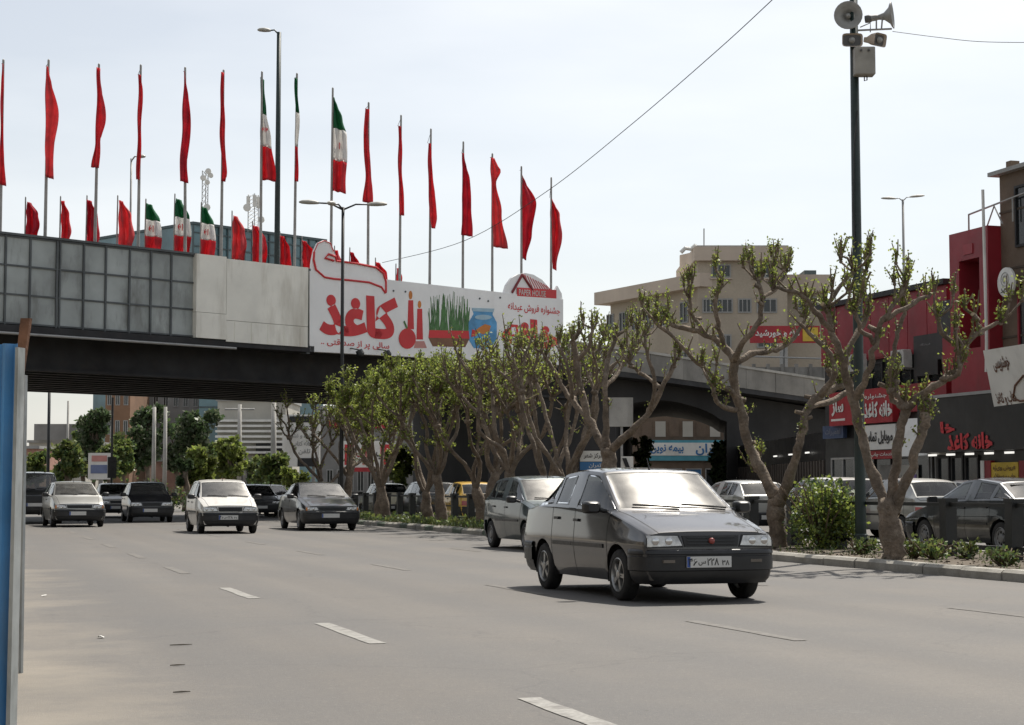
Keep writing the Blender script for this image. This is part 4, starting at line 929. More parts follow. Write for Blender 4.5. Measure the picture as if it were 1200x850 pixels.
    # projection on the shell
    def pj(d, a, b_):
        if d == 'front': o, v = Vector((4, a, b_)), Vector((-1, 0, 0))
        elif d == 'rear': o, v = Vector((-4, a, b_)), Vector((1, 0, 0))
        elif d == 'left': o, v = Vector((a, 3, b_)), Vector((0, -1, 0))
        elif d == 'right': o, v = Vector((a, -3, b_)), Vector((0, 1, 0))
        else: o, v = Vector((a, b_, 4)), Vector((0, 0, -1))
        h = bvh.ray_cast(o, v)
        if h[0] is None: return None
        n = h[1] if h[1].dot(v) < 0 else -h[1]
        return h[0], n, -v
    def patch(d, c, n=8, m=5, off=.008, skirt=.02):
        rows = []; mb = MB(); ok = True
        for i in range(m+1):
            row = []; t = i/m
            for k in range(n+1):
                s = k/n
                a = (c[0][0]*(1-s)+c[1][0]*s)*(1-t)+(c[3][0]*(1-s)+c[2][0]*s)*t; b_ = (c[0][1]*(1-s)+c[1][1]*s)*(1-t)+(c[3][1]*(1-s)+c[2][1]*s)*t
                h = pj(d, a, b_)
                row.append(None if h is None else h[0]+h[2]*off)
            rows.append(row)
        last = None
        for row in rows:
            for k in range(len(row)):
                if row[k] is None: row[k] = row[k-1] if k and row[k-1] is not None else next((q for q in row if q is not None), Vector((0, 0, .5)))
        mb.grid(rows)
        dv = {'front': Vector((-1, 0, 0)), 'rear': Vector((1, 0, 0)), 'left': Vector((0, -1, 0)), 'right': Vector((0, 1, 0)), 'top': Vector((0, 0, -1))}[d]
        ring = rows[0]+[r[-1] for r in rows[1:]]+rows[-1][::-1][1:]+[r[0] for r in rows[::-1][1:-1]]
        k = len(ring); mb.add(ring+[q+dv*skirt for q in ring], [(i, (i+1) % k, k+(i+1) % k, k+i) for i in range(k)])
        return mb
    # bumpers swept round the ends
    def bumper(path, prof, nm, mk):
        pts = catmull(path, 5); full = [(x, y) for x, y in pts]+[(x, -y) for x, y in reversed(pts[:-1])]
        rows = []
        for i, (x, y) in enumerate(full):
            a = full[max(0, i-1)]; c = full[min(len(full)-1, i+1)]; t = Vector((c[0]-a[0], c[1]-a[1])); t.normalize(); n = Vector((t.y, -t.x))
            if n.dot(Vector((x, y))-Vector(((xf+xr)/2, 0))) < 0: n = -n
            rows.append([(x+n.x*o_, y+n.y*o_, z) for o_, z in prof])
        mb = MB(); mb.grid(rows)
        return emit(nm, mb, mk, None, True, 50)
    zt_ = min(.56, P['zh']-.15); up = .1 if off else 0
    prof = [(-.09, zs+.02), (-.035, zs+.0), (.01, zs+.05), (.028, zs+.11), (.03, zs+.135), (.05, zs+.145), (.053, zt_-.09+up), (.053, zt_-.075+up), (.044, zt_-.068+up), (.044, zt_-.052+up), (.054, zt_-.045+up), (.052, zt_-.015+up), (.04, zt_+up), (-.07, zt_+.008+up)]
    bump_m = 'bumper'
    bumper([(P['wf']+Ra+.02, W2*tap(P['wf']+Ra+.02)-.03), (xf-.26, W2*tap(xf-.26)-.02), (xf-.1, W2-.1), (xf-.03, W2-.26), (xf+.0, .34), (xf+.012, 0)], prof, 'front_bumper', bump_m)
    prof2 = [(a, z+(.0)) for a, z in prof]
    bumper([(P['wr']-Ra-.02, W2*tap(P['wr']-Ra-.02)-.035), (xr+.26, W2*tap(xr+.26)-.03), (xr+.09, W2-.11), (xr+.03, W2-.27), (xr+.0, .34), (xr-.008, 0)], prof2, 'rear_bumper', bump_m)
    # nose
    zh = P['zh']; zb0 = zt_+.03+up
    lin, lout = (.335, W2-.085) if key.endswith('small') else (.40, W2-.09)
    for sg in (1, -1):
        emit('headlight', patch('front', [(sg*lin, zb0+.012), (sg*lout, zb0), (sg*lout*.985, zh-.028), (sg*(lin+.045), zh-.032)], 10, 5, .016), m_lens)
        emit('lamp_bezel', patch('front', [(sg*(lin-.015), zb0-.006), (sg*(lout+.006), zb0-.012), (sg*lout*.99, zh-.016), (sg*(lin+.03), zh-.02)], 10, 5, .010), m_rub, 'headlight')
        for yy in (.3, .68):
            yb = lin+.03+(lout-lin)*yy; h = pj('front', sg*yb, (zb0+zh-.03)/2)
            mb = MB(); mb.lathe([(.04, .021), (.036, .0235), (.0, .024)] if h else [(.01, 0), (0, .01)], h[0] if h else (0, 0, .5), (1, 0, 0), 14); emit('bulb_reflector', mb, m_chrome, 'headlight')
        emit('indicator', patch('front', [(sg*(lout-.05), zb0), (sg*lout, zb0), (sg*lout*.99, zh-.03), (sg*(lout-.045), zh-.03)], 3, 4, .0185, .01), m_lens if key.endswith('small') else m_amber)
    emit('grille', patch('front', [(-lin+.03, zb0), (lin-.03, zb0), (lin-.01, zh-.03), (-lin+.01, zh-.03)], 12, 4, .012), m_rub)
    for k in range(3):
        z = zb0+.012+(zh-.045-zb0)*(k+.4)/3
        emit('grille_bar', patch('front', [(-lin+.06, z), (lin-.06, z), (lin-.06, z+.008), (-lin+.06, z+.008)], 12, 1, .02, .012), m_plast)
    # tail
    ztl = zt_+.04+up
    for sg in (1, -1):
        emit('tail_light', patch('rear', [(sg*.42, ztl), (sg*(W2-.08), ztl), (sg*(W2-.085), min(zg-.1, ztl+.17)), (sg*.42, min(zg-.1, ztl+.15))], 8, 4, .014), m_rlens)
    # plates stand proud of the bumpers
    for s_, x, nm in ((1, xf+.069, 'number_plate'), (-1, xr-.064, 'number_plate')):
        mb = MB(); z0 = zs+.175+up; yc = -.06*s_ if s_ > 0 else 0
        if s_ > 0: mb.bx(x, x+.008, yc-.255, yc+.255, z0, z0+.115)
        else: mb.bx(x-.008, x, -.255, .255, z0, z0+.115)
        emit(nm, mb, m_plate, None, False)
        if s_ > 0:
            mb = MB(); mb.bx(x+.008, x+.0095, yc-.252, yc-.215, z0+.003, z0+.112); parts.append(('plate_stripe', mb.mesh('plate_stripe', m_plateb), m_plateb, 'number_plate'))
    # sides: rubbing strip, handles, mirror, sills
    zmid = .575*sc
    for sg, d in ((1, 'left'), (-1, 'right')):
        for (xa, xb) in ((P['wf']-Ra-.05, xB+.0), (xB-.01, P['wr']+Ra+.05)):
            emit('side_moulding', patch(d, [(xa, zmid-.022), (xb, zmid-.022), (xb, zmid+.022), (xa, zmid+.022)], 8, 2, .012), m_plast)
        for xh in (xB+.08, P['xR']+.12 if not P['hatch'] else xB-.75):
            z = belt(xh)-.14; emit('door_handle', patch(d, [(xh-.02, z), (xh+.12, z), (xh+.12, z+.03), (xh-.02, z+.03)], 4, 2, .022), m_plast, 'door')
        mb = MB(); xm = xc-.26; zm = belt(xm)+.045; y = W2-.02
        ring = []
        for (dx, hw, hh) in ((.085, .06, .045), (.055, .09, .062), (-.02, .105, .07), (-.03, .1, .065)):
            ring.append([(xm+dx, sg*(y+.125+hw*math.copysign(abs(math.cos(t))**.45, math.cos(t))), zm+hh*math.copysign(abs(math.sin(t))**.45, math.sin(t))) for t in [math.pi*2*(q+.5)/12 for q in range(13)]])
        mb.grid(ring); mb.add([ring[0][q] for q in range(12)], [tuple(range(12))]); mb.add([ring[-1][q] for q in range(12)], [tuple(range(11, -1, -1))])
        mb.tube([(xm+.02, sg*(y-.05), zm-.05), (xm+.02, sg*(y+.06), zm-.015)], .028, 6)
        emit('wing_mirror', mb, m_plast, None, True, 60)
    # wipers, aerial
    def wsp(y, q):                                               # a point q of the way up the screen
        f_ = min(1, abs(y)/(W2-.115)); x0 = xc+.07-.09*f_**2; x1 = xw+.04-.04*f_**2
        z0 = zc+.026-.014*f_; z1 = zw+.004-.04*f_**2
        return Vector((x0+(x1-x0)*q, y, z0+(z1-z0)*q))
    for y0, y1 in ((.60, .06), (.02, -.50)):
        pts = []
        for k in range(9):
            t = k/8; p = wsp(y0+(y1-y0)*t, .045+.075*t); h = bvh.ray_cast(p+Vector((.3, 0, .42)), Vector((-.58, 0, -.81)))
            if h[0] is not None: pts.append(h[0]+h[1]*(.016 if h[1].z > 0 else -.016))
        if len(pts) > 2: mb = MB(); mb.tube(pts, .011, 5); emit('wiper', mb, m_rub)
    mb = MB(); h = pj('top', xw-.05, 0); mb.tube([h[0], h[0]+Vector((-.02, 0, .05)), h[0]+Vector((-.07, 0, .13))], [.012, .006, .004], 5); emit('aerial', mb, m_rub)
    # underside, wells, cabin
    mb = MB(); mb.bx(xr+.12, xf-.12, -W2*.86, W2*.86, zs+.0, zs+.1); 
    for xa in (P['wf'], P['wr']): mb.tube([(xa, -W2+.12, R), (xa, W2-.12, R)], .045, 8)
    mb.tube([(0, .2, zs-.02), (xr+.1, .35, zs-.01)], .04, 8); emit('underbody', mb, m_dark, None, False)
    for xa in (P['wf'], P['wr']):
        for sg in (1, -1):
            mb = MB(); rows = []
            for y in (W2*.94, W2*.55): rows.append([(xa+math.cos(t)*(Ra+.015), sg*y, R+math.sin(t)*(Ra+.015)) for t in [math.pi*(-.08+1.16*q/14) for q in range(15)]])
            mb.grid(rows); mb.add(rows[1]+[(xa, sg*W2*.55, R)], [tuple(list(range(15))+[15])]); emit('wheel_well', mb, m_dark, None, False)
    def seat(x, y, wd):
        mb = MB(); mb.bx(x-.25, x+.25, y-wd, y+wd, .3, .52); mb.prism([(-.25, .5), (-.12, .5), (-.3, 1.12), (-.40, 1.12)], Vector((x, y+wd, 0)), Vector((1, 0, 0)), Z, Vector((0, 1, 0)), 0, -2*wd)
        for yy in ((y,) if wd < .4 else (y-.35, y+.35)): mb.bx(x-.43, x-.33, yy-.13, yy+.13, 1.13, 1.27)
        emit('seat', mb, m_seat, None, False)
    dz0 = .35 if off else 0
    seat(.1, .36, .24); seat(.1, -.36, .24); seat(-.75, 0, .6)
    mb = MB(); mb.prism([(xc-.02, zc-.05), (xc-.3, zc-.01), (xc-.5, zc-.06), (xc-.5, zc-.3), (xc, zc-.3)], Vector((0, W2-.12, 0)), Vector((1, 0, 0)), Z, Vector((0, 1, 0)), 0, -2*(W2-.12)); emit('dashboard', mb, m_dark, None, False)
    mb = MB(); o_ = Vector((xc-.6, .36, zc-.06)); ax = Vector((-.85, 0, .5)).normalized(); a_ = Vector((0, 1, 0)); b2 = ax.cross(a_)
    mb.tube([o_+a_*(.18*math.cos(t))+b2*(.18*math.sin(t)) for t in [2*math.pi*q/16 for q in range(17)]], .015, 5); emit('steering_wheel', mb, m_dark)
    # wheels
    def wheel(sg):
        ty = MB(); w_ = .165 if not off else .22; q = R/.275
        ty.lathe([(.165*q, -.06), (.19*q, -.085), (.235*q, -w_/2), (R-.012, -w_/2+.01), (R, -w_/2+.03), (R, w_/2-.03), (R-.012, w_/2-.01), (.235*q, w_/2), (.19*q, .085), (.165*q, .06)], (0, 0, 0), (0, sg, 0), 28)
        rm = MB(); rr = .188*q
        rm.lathe([(rr, -.06), (rr, .078), (rr*.93, .084), (rr*.88, .06), (rr*.85, .02)], (0, 0, 0), (0, sg, 0), 28)
        bk = MB(); bk.lathe([(rr*.9, .0), (.01, .0)], (0, 0, 0), (0, sg, 0), 20)
        if alloy:
            for k in range(5):
                for dd in (-.16, .16):
                    t = 2*math.pi*k/5; u = Vector((math.cos(t+dd), 0, math.sin(t+dd))); u2 = Vector((math.cos(t+dd*.55), 0, math.sin(t+dd*.55))); pr = Vector((-math.sin(t), 0, math.cos(t)))
                    a, b_ = u*(.03*q), u2*(rr*.93); n = Vector((0, sg, 0))
                    rm.add([a+pr*.014+n*.075, a-pr*.014+n*.075, b_-pr*.011+n*.066, b_+pr*.011+n*.066, a+pr*.014+n*.03, a-pr*.014+n*.03, b_-pr*.011+n*.03, b_+pr*.011+n*.03],
                           [(0, 1, 2, 3), (0, 4, 5, 1), (1, 5, 6, 2), (2, 6, 7, 3), (3, 7, 4, 0)])
            rm.lathe([(.05*q, .04), (.05*q, .08), (.03*q, .088), (.001, .09)], (0, 0, 0), (0, sg, 0), 14)
        else:
            rm.lathe([(rr*.88, .062), (rr*.7, .07), (rr*.62, .058)], (0, 0, 0), (0, sg, 0), 24); rm.lathe([(rr*.45, .05), (rr*.4, .075), (rr*.2, .085), (.001, .085)], (0, 0, 0), (0, sg, 0), 20)
            for k in range(8):
                t = 2*math.pi*k/8; u = Vector((math.cos(t), 0, math.sin(t))); pr = Vector((-math.sin(t), 0, math.cos(t))); n = Vector((0, sg, 0))
                a, b_ = u*(rr*.4), u*(rr*.66); rm.add([a+pr*.012+n*.062, a-pr*.012+n*.062, b_-pr*.02+n*.06, b_+pr*.02+n*.06], [(0, 1, 2, 3)])
        return ty.mesh('tyre', m_tyre, True, 40), rm.mesh('rim', m_alloy if alloy else m_hub, True, 40), bk.mesh('brake_disc', m_dark, False)
    wh = {sg: wheel(sg) for sg in (1, -1)}
    MCACHE[ck] = (P, parts, wh)
    return MCACHE[ck]
CARN = {'hood': 'hood'}
def place_car(key, label, name, loc, yaw, pmat, lev=2, alloy=False, group=None, cat='car', bumper=None, steer=0, plate=None, z=0.0, ws=None):
    P, parts, wh = car_model(key, lev, alloy)
    root = thing(name, label, cat, (loc[0], loc[1], z+.006), yaw, group); made = {}
    for nm, me, mk, par in parts:
        o = bpy.data.objects.new(nm, me); COL.objects.link(o)
        o.parent = made.get(par, root) if par else root
        if mk == 'paint': mt = pmat
        elif mk == 'bumper': mt = bumper or m_plast
        elif mk == 'wsg': mt = ws or m_wsg
        else: mt = None
        if mt is not None: o.material_slots[0].link = 'OBJECT'; o.material_slots[0].material = mt
        if nm == 'panel_gaps': o['kind'] = 'stuff'
        if nm not in made or nm == 'door': made[nm] = o
    k = 0
    for xa in (P['wf'], P['wr']):
        for sg in (1, -1):
            e = bpy.data.objects.new('wheel', None); COL.objects.link(e); e.parent = root; e.location = (xa, sg*(P['W']/2-.105), P['R']); e.empty_display_size = .1
            e.rotation_euler = (0, random.uniform(0, 6), 0)
            if steer and xa > 0: e.rotation_euler = (0, 0, steer)
            for q, nm in zip(wh[sg], ('tyre', 'rim', 'brake_disc')):
                o = bpy.data.objects.new(nm, q); COL.objects.link(o); o.parent = e
    if plate:
        pl = made['number_plate']; x = P['xf']+.0775; z0 = .2+.175; m_ink = M('plate_ink', (.01, .01, .01), .6, world=False)
        # local frame: seen from the front, +u runs to the viewer's right = car's -y ... +y
        for s, y0, wd, h in plate:
            t = text(s, 'plate_characters', Vector((x, y0, z0+.02)), Vector((0, 1, 0)), Z, wd, h, m_ink, None, .02, .0012); t.parent = pl
    return root
ROADY = -math.pi/2      # heading towards the camera
def yaw_to(px, py, x_off, y_off, yaw):
    """centre of a car whose point (x_off, y_off) on the ground is seen at a pixel"""
    g = G(px, py); c, s = math.cos(yaw), math.sin(yaw); return (g.x-(c*x_off-s*y_off), g.y-(s*x_off+c*y_off))
p_grey = paint('dark_grey_metallic', (.024, .022, .022), .55, .015, .28, 1.0)
p_white = paint('warm_white', (.62, .6, .55), 0, .25, .4); p_blk = paint('black', (.012, .015, .016), .2, .22, .28); p_green = paint('dark_teal', (.012, .03, .03), .35, .25, .35)
p_silv = paint('silver', (.38, .38, .36), .6, .25, .35); p_yel = paint('taxi_yellow', (.6, .36, .03), 0, .2, .4); p_char = paint('charcoal', (.03, .031, .034), .4, .25, .35); p_crm = paint('cream', (.55, .5, .36), 0, .2, .45)
hy = ROADY+math.radians(1.4)
P0 = MODELS['saloon_small']
# image-left wheels are the car's right (y < 0)
c = yaw_to(731.5, 704.5, P0['wf'], -P0['W']/2+.1, hy)
hero = place_car('saloon_small', 'dark grey metallic small saloon with alloy wheels and sun glare on its windscreen', 'saloon_car', c, hy, p_grey, 3, True, ws=m_wsh,
                 plate=[('۴۶', -.30, .105, .075), ('س', -.185, .085, .05), ('۲۲۸', -.085, .135, .075), ('۳۸', .085, .085, .062)])
b = MB(); b.lathe([(.001, .03), (.026, .028), (.032, .015), (.032, -.02)], (MODELS['saloon_small']['xf']+.005, 0, .648), (1, 0, 0), 20)
o = b.build('badge', m_badge, None, True); o.parent = hero; b = None
for y in (.5, -.5):
    b = MB(); b.bx(P0['xf']-.08, P0['xf']+.047, y-.065, y+.065, .425, .455); o = b.build('fog_lamp', M('fog_lens', (.14, .12, .1), .3, world=False)); o.parent = hero
cars = 'cars driving towards the viewer'
def near(key, px, py, lab, nm, pm, dy=0, wheel='f', **kw):
    P = MODELS[key]; yw = ROADY+math.radians(dy); c = yaw_to(px, py, P['wf'] if wheel == 'f' else P['wr'], -P['W']/2+.1, yw)
    return place_car(key, lab, nm, c, yw, pm, 2, group=cars, **kw)
near('hatch_small', 579, 642, 'dark teal hatchback half hidden behind the dark grey saloon', 'hatchback', p_green, 0, 'r')
near('hatch_small', 235, 625.5, 'warm white hatchback just clear of the bridge shadow', 'hatchback', p_white, 0, plate=[('۴۶', -.30, .105, .075), ('س', -.185, .085, .05), ('۲۲۸', -.085, .135, .075), ('۳۸', .085, .085, .062)])
near('saloon_large', 352.5, 622, 'black saloon beside the kerb with chrome grille and number plate', 'saloon_car', p_blk, 0)
near('hatch_round', 62, 618, 'silver hatchback with sunlit bonnet and cabin in the bridge shadow', 'hatchback', p_silv, 3)
near('hatch_small', 152, 612.5, 'charcoal hatchback in the bridge shadow beside the white hatchback', 'hatchback', p_char, 0)
near('offroader', 12, 614, 'black off-road vehicle in the bridge shadow beside the blue hoarding', 'offroader', p_blk, 0, cat='car')
near('saloon_small', 116, 607, 'white-roofed saloon behind the silver hatchback under the bridge', 'saloon_car', p_white, 0)
near('saloon_large', 283, 606.5, 'black saloon under the bridge behind the white hatchback', 'saloon_car', p_blk, 0)
near('saloon_large', 303, 603.5, 'cream saloon under the bridge between white hatchback and black saloon', 'saloon_car', p_crm, 0)
# the carriageway beyond the median: driving away, their left sides and tails towards us
AWAY = math.pi/2; away = 'cars beyond the median fence'
def far(key, px, D, lab, nm, pm, dy=0, z=0, t=None, **kw):
    q = GX(px, D); return place_car(key, lab, nm, (q.x, q.y), AWAY+math.radians(dy), pm, 2, group=away, z=z, **kw)
far('hatch_small', 1060, 44, 'silver hatchback seen from behind through the fence, by the forked tree', 'hatchback', p_silv, 0)
far('estate', 968, 47, 'white estate car with a bright roof behind the pole and shrub', 'estate_car', p_white)
far('saloon_small', 1136, 50, 'white saloon parked in front of the red-lettered shop', 'saloon_car', p_white)
far('saloon_large', 1170, 34, 'black saloon behind the fence at the right edge', 'saloon_car', p_blk, 0)
far('hatch_round', 866, 50, 'silver hatchback behind the dark grey saloon and the leaning trunk', 'hatchback', p_silv, 0)
far('hatch_small', 548, 66, 'yellow taxi behind the row of trunks', 'taxi', p_yel, 0, cat='taxi')
far('estate', 500, 72, 'black estate car behind the row of trunks', 'estate_car', p_blk)
far('saloon_small', 452, 76, 'cream saloon behind the median near the lamp post', 'saloon_car', p_crm)
far('hatch_small', 1004, 60, 'black hatchback parked at the kerb before the shops', 'hatchback', p_char)
o = BO+BE*BA(850, -6)+BN*(-6); bx_ = BE
place_car('offroader', 'white off-road vehicle climbing the ramp behind its parapet', 'offroader', (o.x, o.y), math.atan2(-BE.y, -BE.x), p_white, 2, z=dz(BA(850, -6))-.35)
# ------------------------------------------------------------------ trees
m_bark = M('grey_brown_bark', (.235, .185, .14), .95, var=.35, vs=3.5, grain=.65, gs=22, bump=2.2, bs=14, stain=(.34, .29, .235), ss=5, sl=.7)
m_cut = M('pale_cut_wood', (.42, .33, .22), .9, var=.2, vs=5)
m_twig = M('twig_bark', (.16, .12, .08), .9, var=.2, vs=4)
LEAF = [leafmat('leaf_fresh', (.26, .32, .065), .55), leafmat('leaf_mid', (.15, .2, .05), .5), leafmat('leaf_yellow', (.33, .36, .08), .5), leafmat('leaf_olive', (.14, .16, .05), .45)]
LDARK = [leafmat('leaf_dark', (.06, .095, .04), .35), leafmat('leaf_deep', (.085, .135, .05), .35), leafmat('leaf_grey', (.125, .145, .085), .35)]
def rvec(s=1.0): return Vector((random.gauss(0, s), random.gauss(0, s), random.gauss(0, s)))
def leaf(mb, p, size, mi, droop=0):
    d = rvec(); d.z += droop; d.normalize(); a = d.orthogonal().normalized(); a = (Matrix.Rotation(random.uniform(0, 6.28), 3, d) @ a); s = size*random.uniform(.6, 1.3)
    mb.add([p, p+d*s*.5+a*s*.36, p+d*s, p+d*s*.5-a*s*.36], [(0, 1, 2, 3)], mi)
def wob(p0, p1, n, am):
    out = [p0]
    for k in range(1, n): t = k/n; out.append(p0.lerp(p1, t)+rvec(am*(p1-p0).length))
    return out+[p1]
def limb(mb, pts, r0, r1, n=8):
    P = [Vector(p) for p in catmull([tuple(p) for p in pts], 4)]; k = len(P)
    for p in P[1:-1]: p += rvec(.012)
    mb.tube(P, [(r0+(r1-r0)*i/(k-1))*random.uniform(.88, 1.13) for i in range(k)], n, jit=.12); return P
def shoots(tw, cr_, p, n, ln, up=1.2, leafn=6, lsz=.07, spread=.6):
    for k in range(n):
        d = Vector((random.gauss(0, spread), random.gauss(0, spread), up)).normalized(); l = ln*random.uniform(.5, 1.2)
        q = p+d*l*.5+rvec(.03*l); e = p+d*l+rvec(.08*l)+Z*l*.1
        tw.tube([p, q, e], [.021, .015, .008], 4)
        for j in range(leafn):
            t = random.uniform(.25, 1.05); c_ = p.lerp(q, t*2) if t < .5 else q.lerp(e, (t-.5)*2)
            leaf(cr_, c_+rvec(.03), lsz, random.choice((0, 0, 1, 2, 3)), .4)
def knob(mb, p, r):
    b0 = len(mb.v); n = 8
    for (h, q) in ((-1, .3), (-.6, .85), (0, 1.1), (.6, .9), (1, .35)):
        for j in range(n):
            t = 2*math.pi*j/n; rr = r*q*random.uniform(.8, 1.25); mb.v.append((p.x+rr*math.cos(t), p.y+rr*math.sin(t), p.z+h*r*random.uniform(.8, 1.1)))
    for i in range(4):
        for j in range(n): j2 = (j+1) % n; mb.f.append((b0+i*n+j, b0+i*n+j2, b0+(i+1)*n+j2, b0+(i+1)*n+j)); mb.m.append(0)
    mb.f.append(tuple(b0+4*n+j for j in range(n))); mb.m.append(0)
def finish(root, tr, tw, cr_, cut=None):
    tr.build('trunk', m_bark, root, True)
    tw.build('twigs', m_twig, root)['kind'] = 'stuff'
    o = cr_.build('crown', LEAF, root); o['kind'] = 'stuff'
    if cut and cut.f: cut.build('cut_ends', m_cut, root)['kind'] = 'stuff'
TG = 'pollarded trees along the median'
def traced(lab, base, D, limbs, r0, leafy=1.0, shl=.5):
    """limbs: lists of (px, py, dD, radius); the first is the trunk; ends carry pollard heads and spring shoots"""
    g = U(*base, D); root = thing('pollarded_tree', lab, 'tree', (g.x, g.y, .12), 0, TG); tr, tw, cr_, cut = MB(), MB(), MB(), MB()
    for L_ in limbs:
        pts = [U(x, y, D+d) for x, y, d, r in L_]; rr = [r*(.9 if L_ is limbs[0] else .76) for *_, r in L_]
        cp = catmull([(*p, r) for p, r in zip(pts, rr)], 4); P = [Vector(c_[:3])+rvec(.012) for c_ in cp]
        tr.tube(P, [c_[3]*random.uniform(.88, 1.14) for c_ in cp], 10, jit=.12)
        if L_ is limbs[0]: continue
        n = len(P); m0 = n//3
        for i in range(m0, n):                                   # spring shoots and stubs along the limb
            if random.random() < .5*leafy: shoots(tw, cr_, P[i], random.randint(1, 3), shl*.55, 1.2, 10, .052, .6)
            if random.random() < .10:
                d = Vector((random.gauss(0, 1), random.gauss(0, 1), .4)).normalized(); e = P[i]+d*random.uniform(.1, .22); tr.tube([P[i], e], [.045, .035], 6); cut.lathe([(.001, .004), (.034, .0)], e, d, 8)
        if random.random() < .9:
            knob(tr, P[-1], rr[-1]*1.2)
            shoots(tw, cr_, P[-1], random.randint(5, 9), shl*.6, 1.9, int(15*leafy)+2, .052, .42)
            for q in range(random.randint(2, 3)):                # short secondary arms
                d = Vector((random.gauss(0, .8), random.gauss(0, .8), random.uniform(.5, 1.2))).normalized(); l = random.uniform(.18, .42); e = P[-1]+d*l+Z*.06
                tr.tube([P[-1], P[-1]+d*l*.5+rvec(.04), e], [rr[-1]*.8, rr[-1]*.6, rr[-1]*.5], 6); knob(tr, e, rr[-1]*.9); shoots(tw, cr_, e, random.randint(4, 7), shl*.6, 2.0, int(13*leafy)+2, .05, .4)
    finish(root, tr, tw, cr_, cut); return root
traced('stout forked tree with tall twisting limbs beside the leafy shrub', (912, 652), 32.9, [
    [(912, 656, 0, .23), (911, 625, 0, .19), (910, 598, 0, .185), (911, 580, 0, .17)],
    [(909, 584, 0, .15), (890, 548, .2, .125), (877, 520, .3, .12), (868, 480, .3, .115), (860, 445, .2, .105), (861, 420, .1, .10)],
    [(914, 584, 0, .14), (930, 545, -.3, .11), (940, 510, -.4, .105), (946, 480, -.3, .10), (960, 465, -.2, .09), (985, 452, 0, .08)],
    [(861, 424, .1, .10), (848, 405, .3, .08), (826, 392, .5, .07), (802, 384, .7, .06), (780, 378, .9, .05)],
    [(861, 424, .1, .09), (870, 402, -.2, .075), (888, 380, -.4, .065), (893, 350, -.5, .055), (888, 330, -.5, .045)],
    [(862, 424, .1, .09), (885, 414, .4, .07), (910, 410, .6, .06), (930, 396, .7, .05), (945, 372, .7, .04)],
    [(850, 408, .3, .07), (842, 385, .0, .055), (838, 355, -.2, .05), (845, 335, -.2, .04)],
    [(872, 470, .3, .08), (850, 455, .1, .06), (835, 440, -.1, .06), (812, 420, -.2, .05), (785, 392, -.3, .045), (768, 378, -.4, .04)],
    [(866, 480, .3, .06), (848, 478, .0, .055), (838, 466, -.3, .05), (836, 456, -.4, .045)],
    [(960, 465, -.2, .085), (978, 440, -.5, .07), (972, 415, -.6, .06), (952, 395, -.5, .05), (938, 380, -.5, .04)],
    [(948, 478, -.3, .08), (975, 470, .3, .07), (1000, 455, .6, .06), (1020, 440, .8, .05)],
    [(826, 392, .5, .06), (812, 368, .6, .045), (808, 348, .6, .04)], [(893, 350, -.5, .05), (912, 335, -.3, .04), (922, 318, -.2, .035)],
    [(912, 600, 0, .07), (905, 570, .6, .06), (888, 553, .8, .05), (880, 545, .9, .045)]], .2, 1.0, .5)
traced('nearest forked tree in front of the white shop sign', (1046, 662), 27.3, [
    [(1047, 664, 0, .22), (1046, 640, 0, .185), (1043, 612, 0, .18), (1042, 592, 0, .17)],
    [(1040, 598, 0, .13), (1024, 560, .2, .105), (1012, 520, .3, .10), (1003, 485, .3, .095), (994, 450, .2, .085), (986, 420, .1, .075), (975, 388, 0, .065), (968, 360, 0, .05)],
    [(1043, 596, 0, .12), (1048, 560, 0, .10), (1052, 520, 0, .095), (1058, 492, 0, .095), (1062, 478, 0, .09)],
    [(1048, 600, 0, .12), (1062, 565, -.2, .10), (1074, 530, -.3, .095), (1082, 502, -.3, .09), (1086, 488, -.3, .085)],
    [(1062, 480, 0, .085), (1048, 468, .2, .065), (1044, 450, .3, .055), (1046, 420, .4, .05), (1052, 390, .5, .045), (1060, 362, .5, .04)],
    [(1062, 480, 0, .085), (1082, 462, -.2, .075), (1104, 446, -.3, .07), (1122, 430, -.3, .06), (1130, 408, -.3, .05), (1150, 388, -.2, .045), (1172, 378, -.1, .04)],
    [(1104, 446, -.3, .06), (1122, 440, -.5, .05), (1126, 428, -.6, .045), (1124, 418, -.6, .04)],
    [(1000, 470, .3, .08), (1016, 440, -.1, .065), (1026, 405, -.3, .06), (1036, 375, -.4, .05), (1052, 350, -.4, .045), (1060, 335, -.4, .04)],
    [(988, 425, .1, .07), (1002, 395, .3, .06), (1018, 365, .5, .05), (1012, 335, .5, .04), (1015, 318, .5, .035)],
    [(975, 388, 0, .06), (955, 365, -.3, .05), (945, 350, -.4, .045), (925, 340, -.5, .04), (905, 338, -.5, .035)],
    [(968, 360, 0, .05), (985, 335, .2, .045), (1000, 318, .3, .04)], [(1026, 405, -.3, .05), (1010, 385, -.5, .045), (1000, 365, -.6, .04)],
    [(1036, 375, -.4, .05), (1070, 355, -.3, .045), (1092, 345, -.2, .035)], [(1130, 408, -.3, .05), (1105, 390, -.5, .045), (1098, 372, -.5, .035)],
    [(1150, 388, -.2, .04), (1142, 370, -.1, .035), (1128, 360, 0, .03)]], .2, .8, .5)
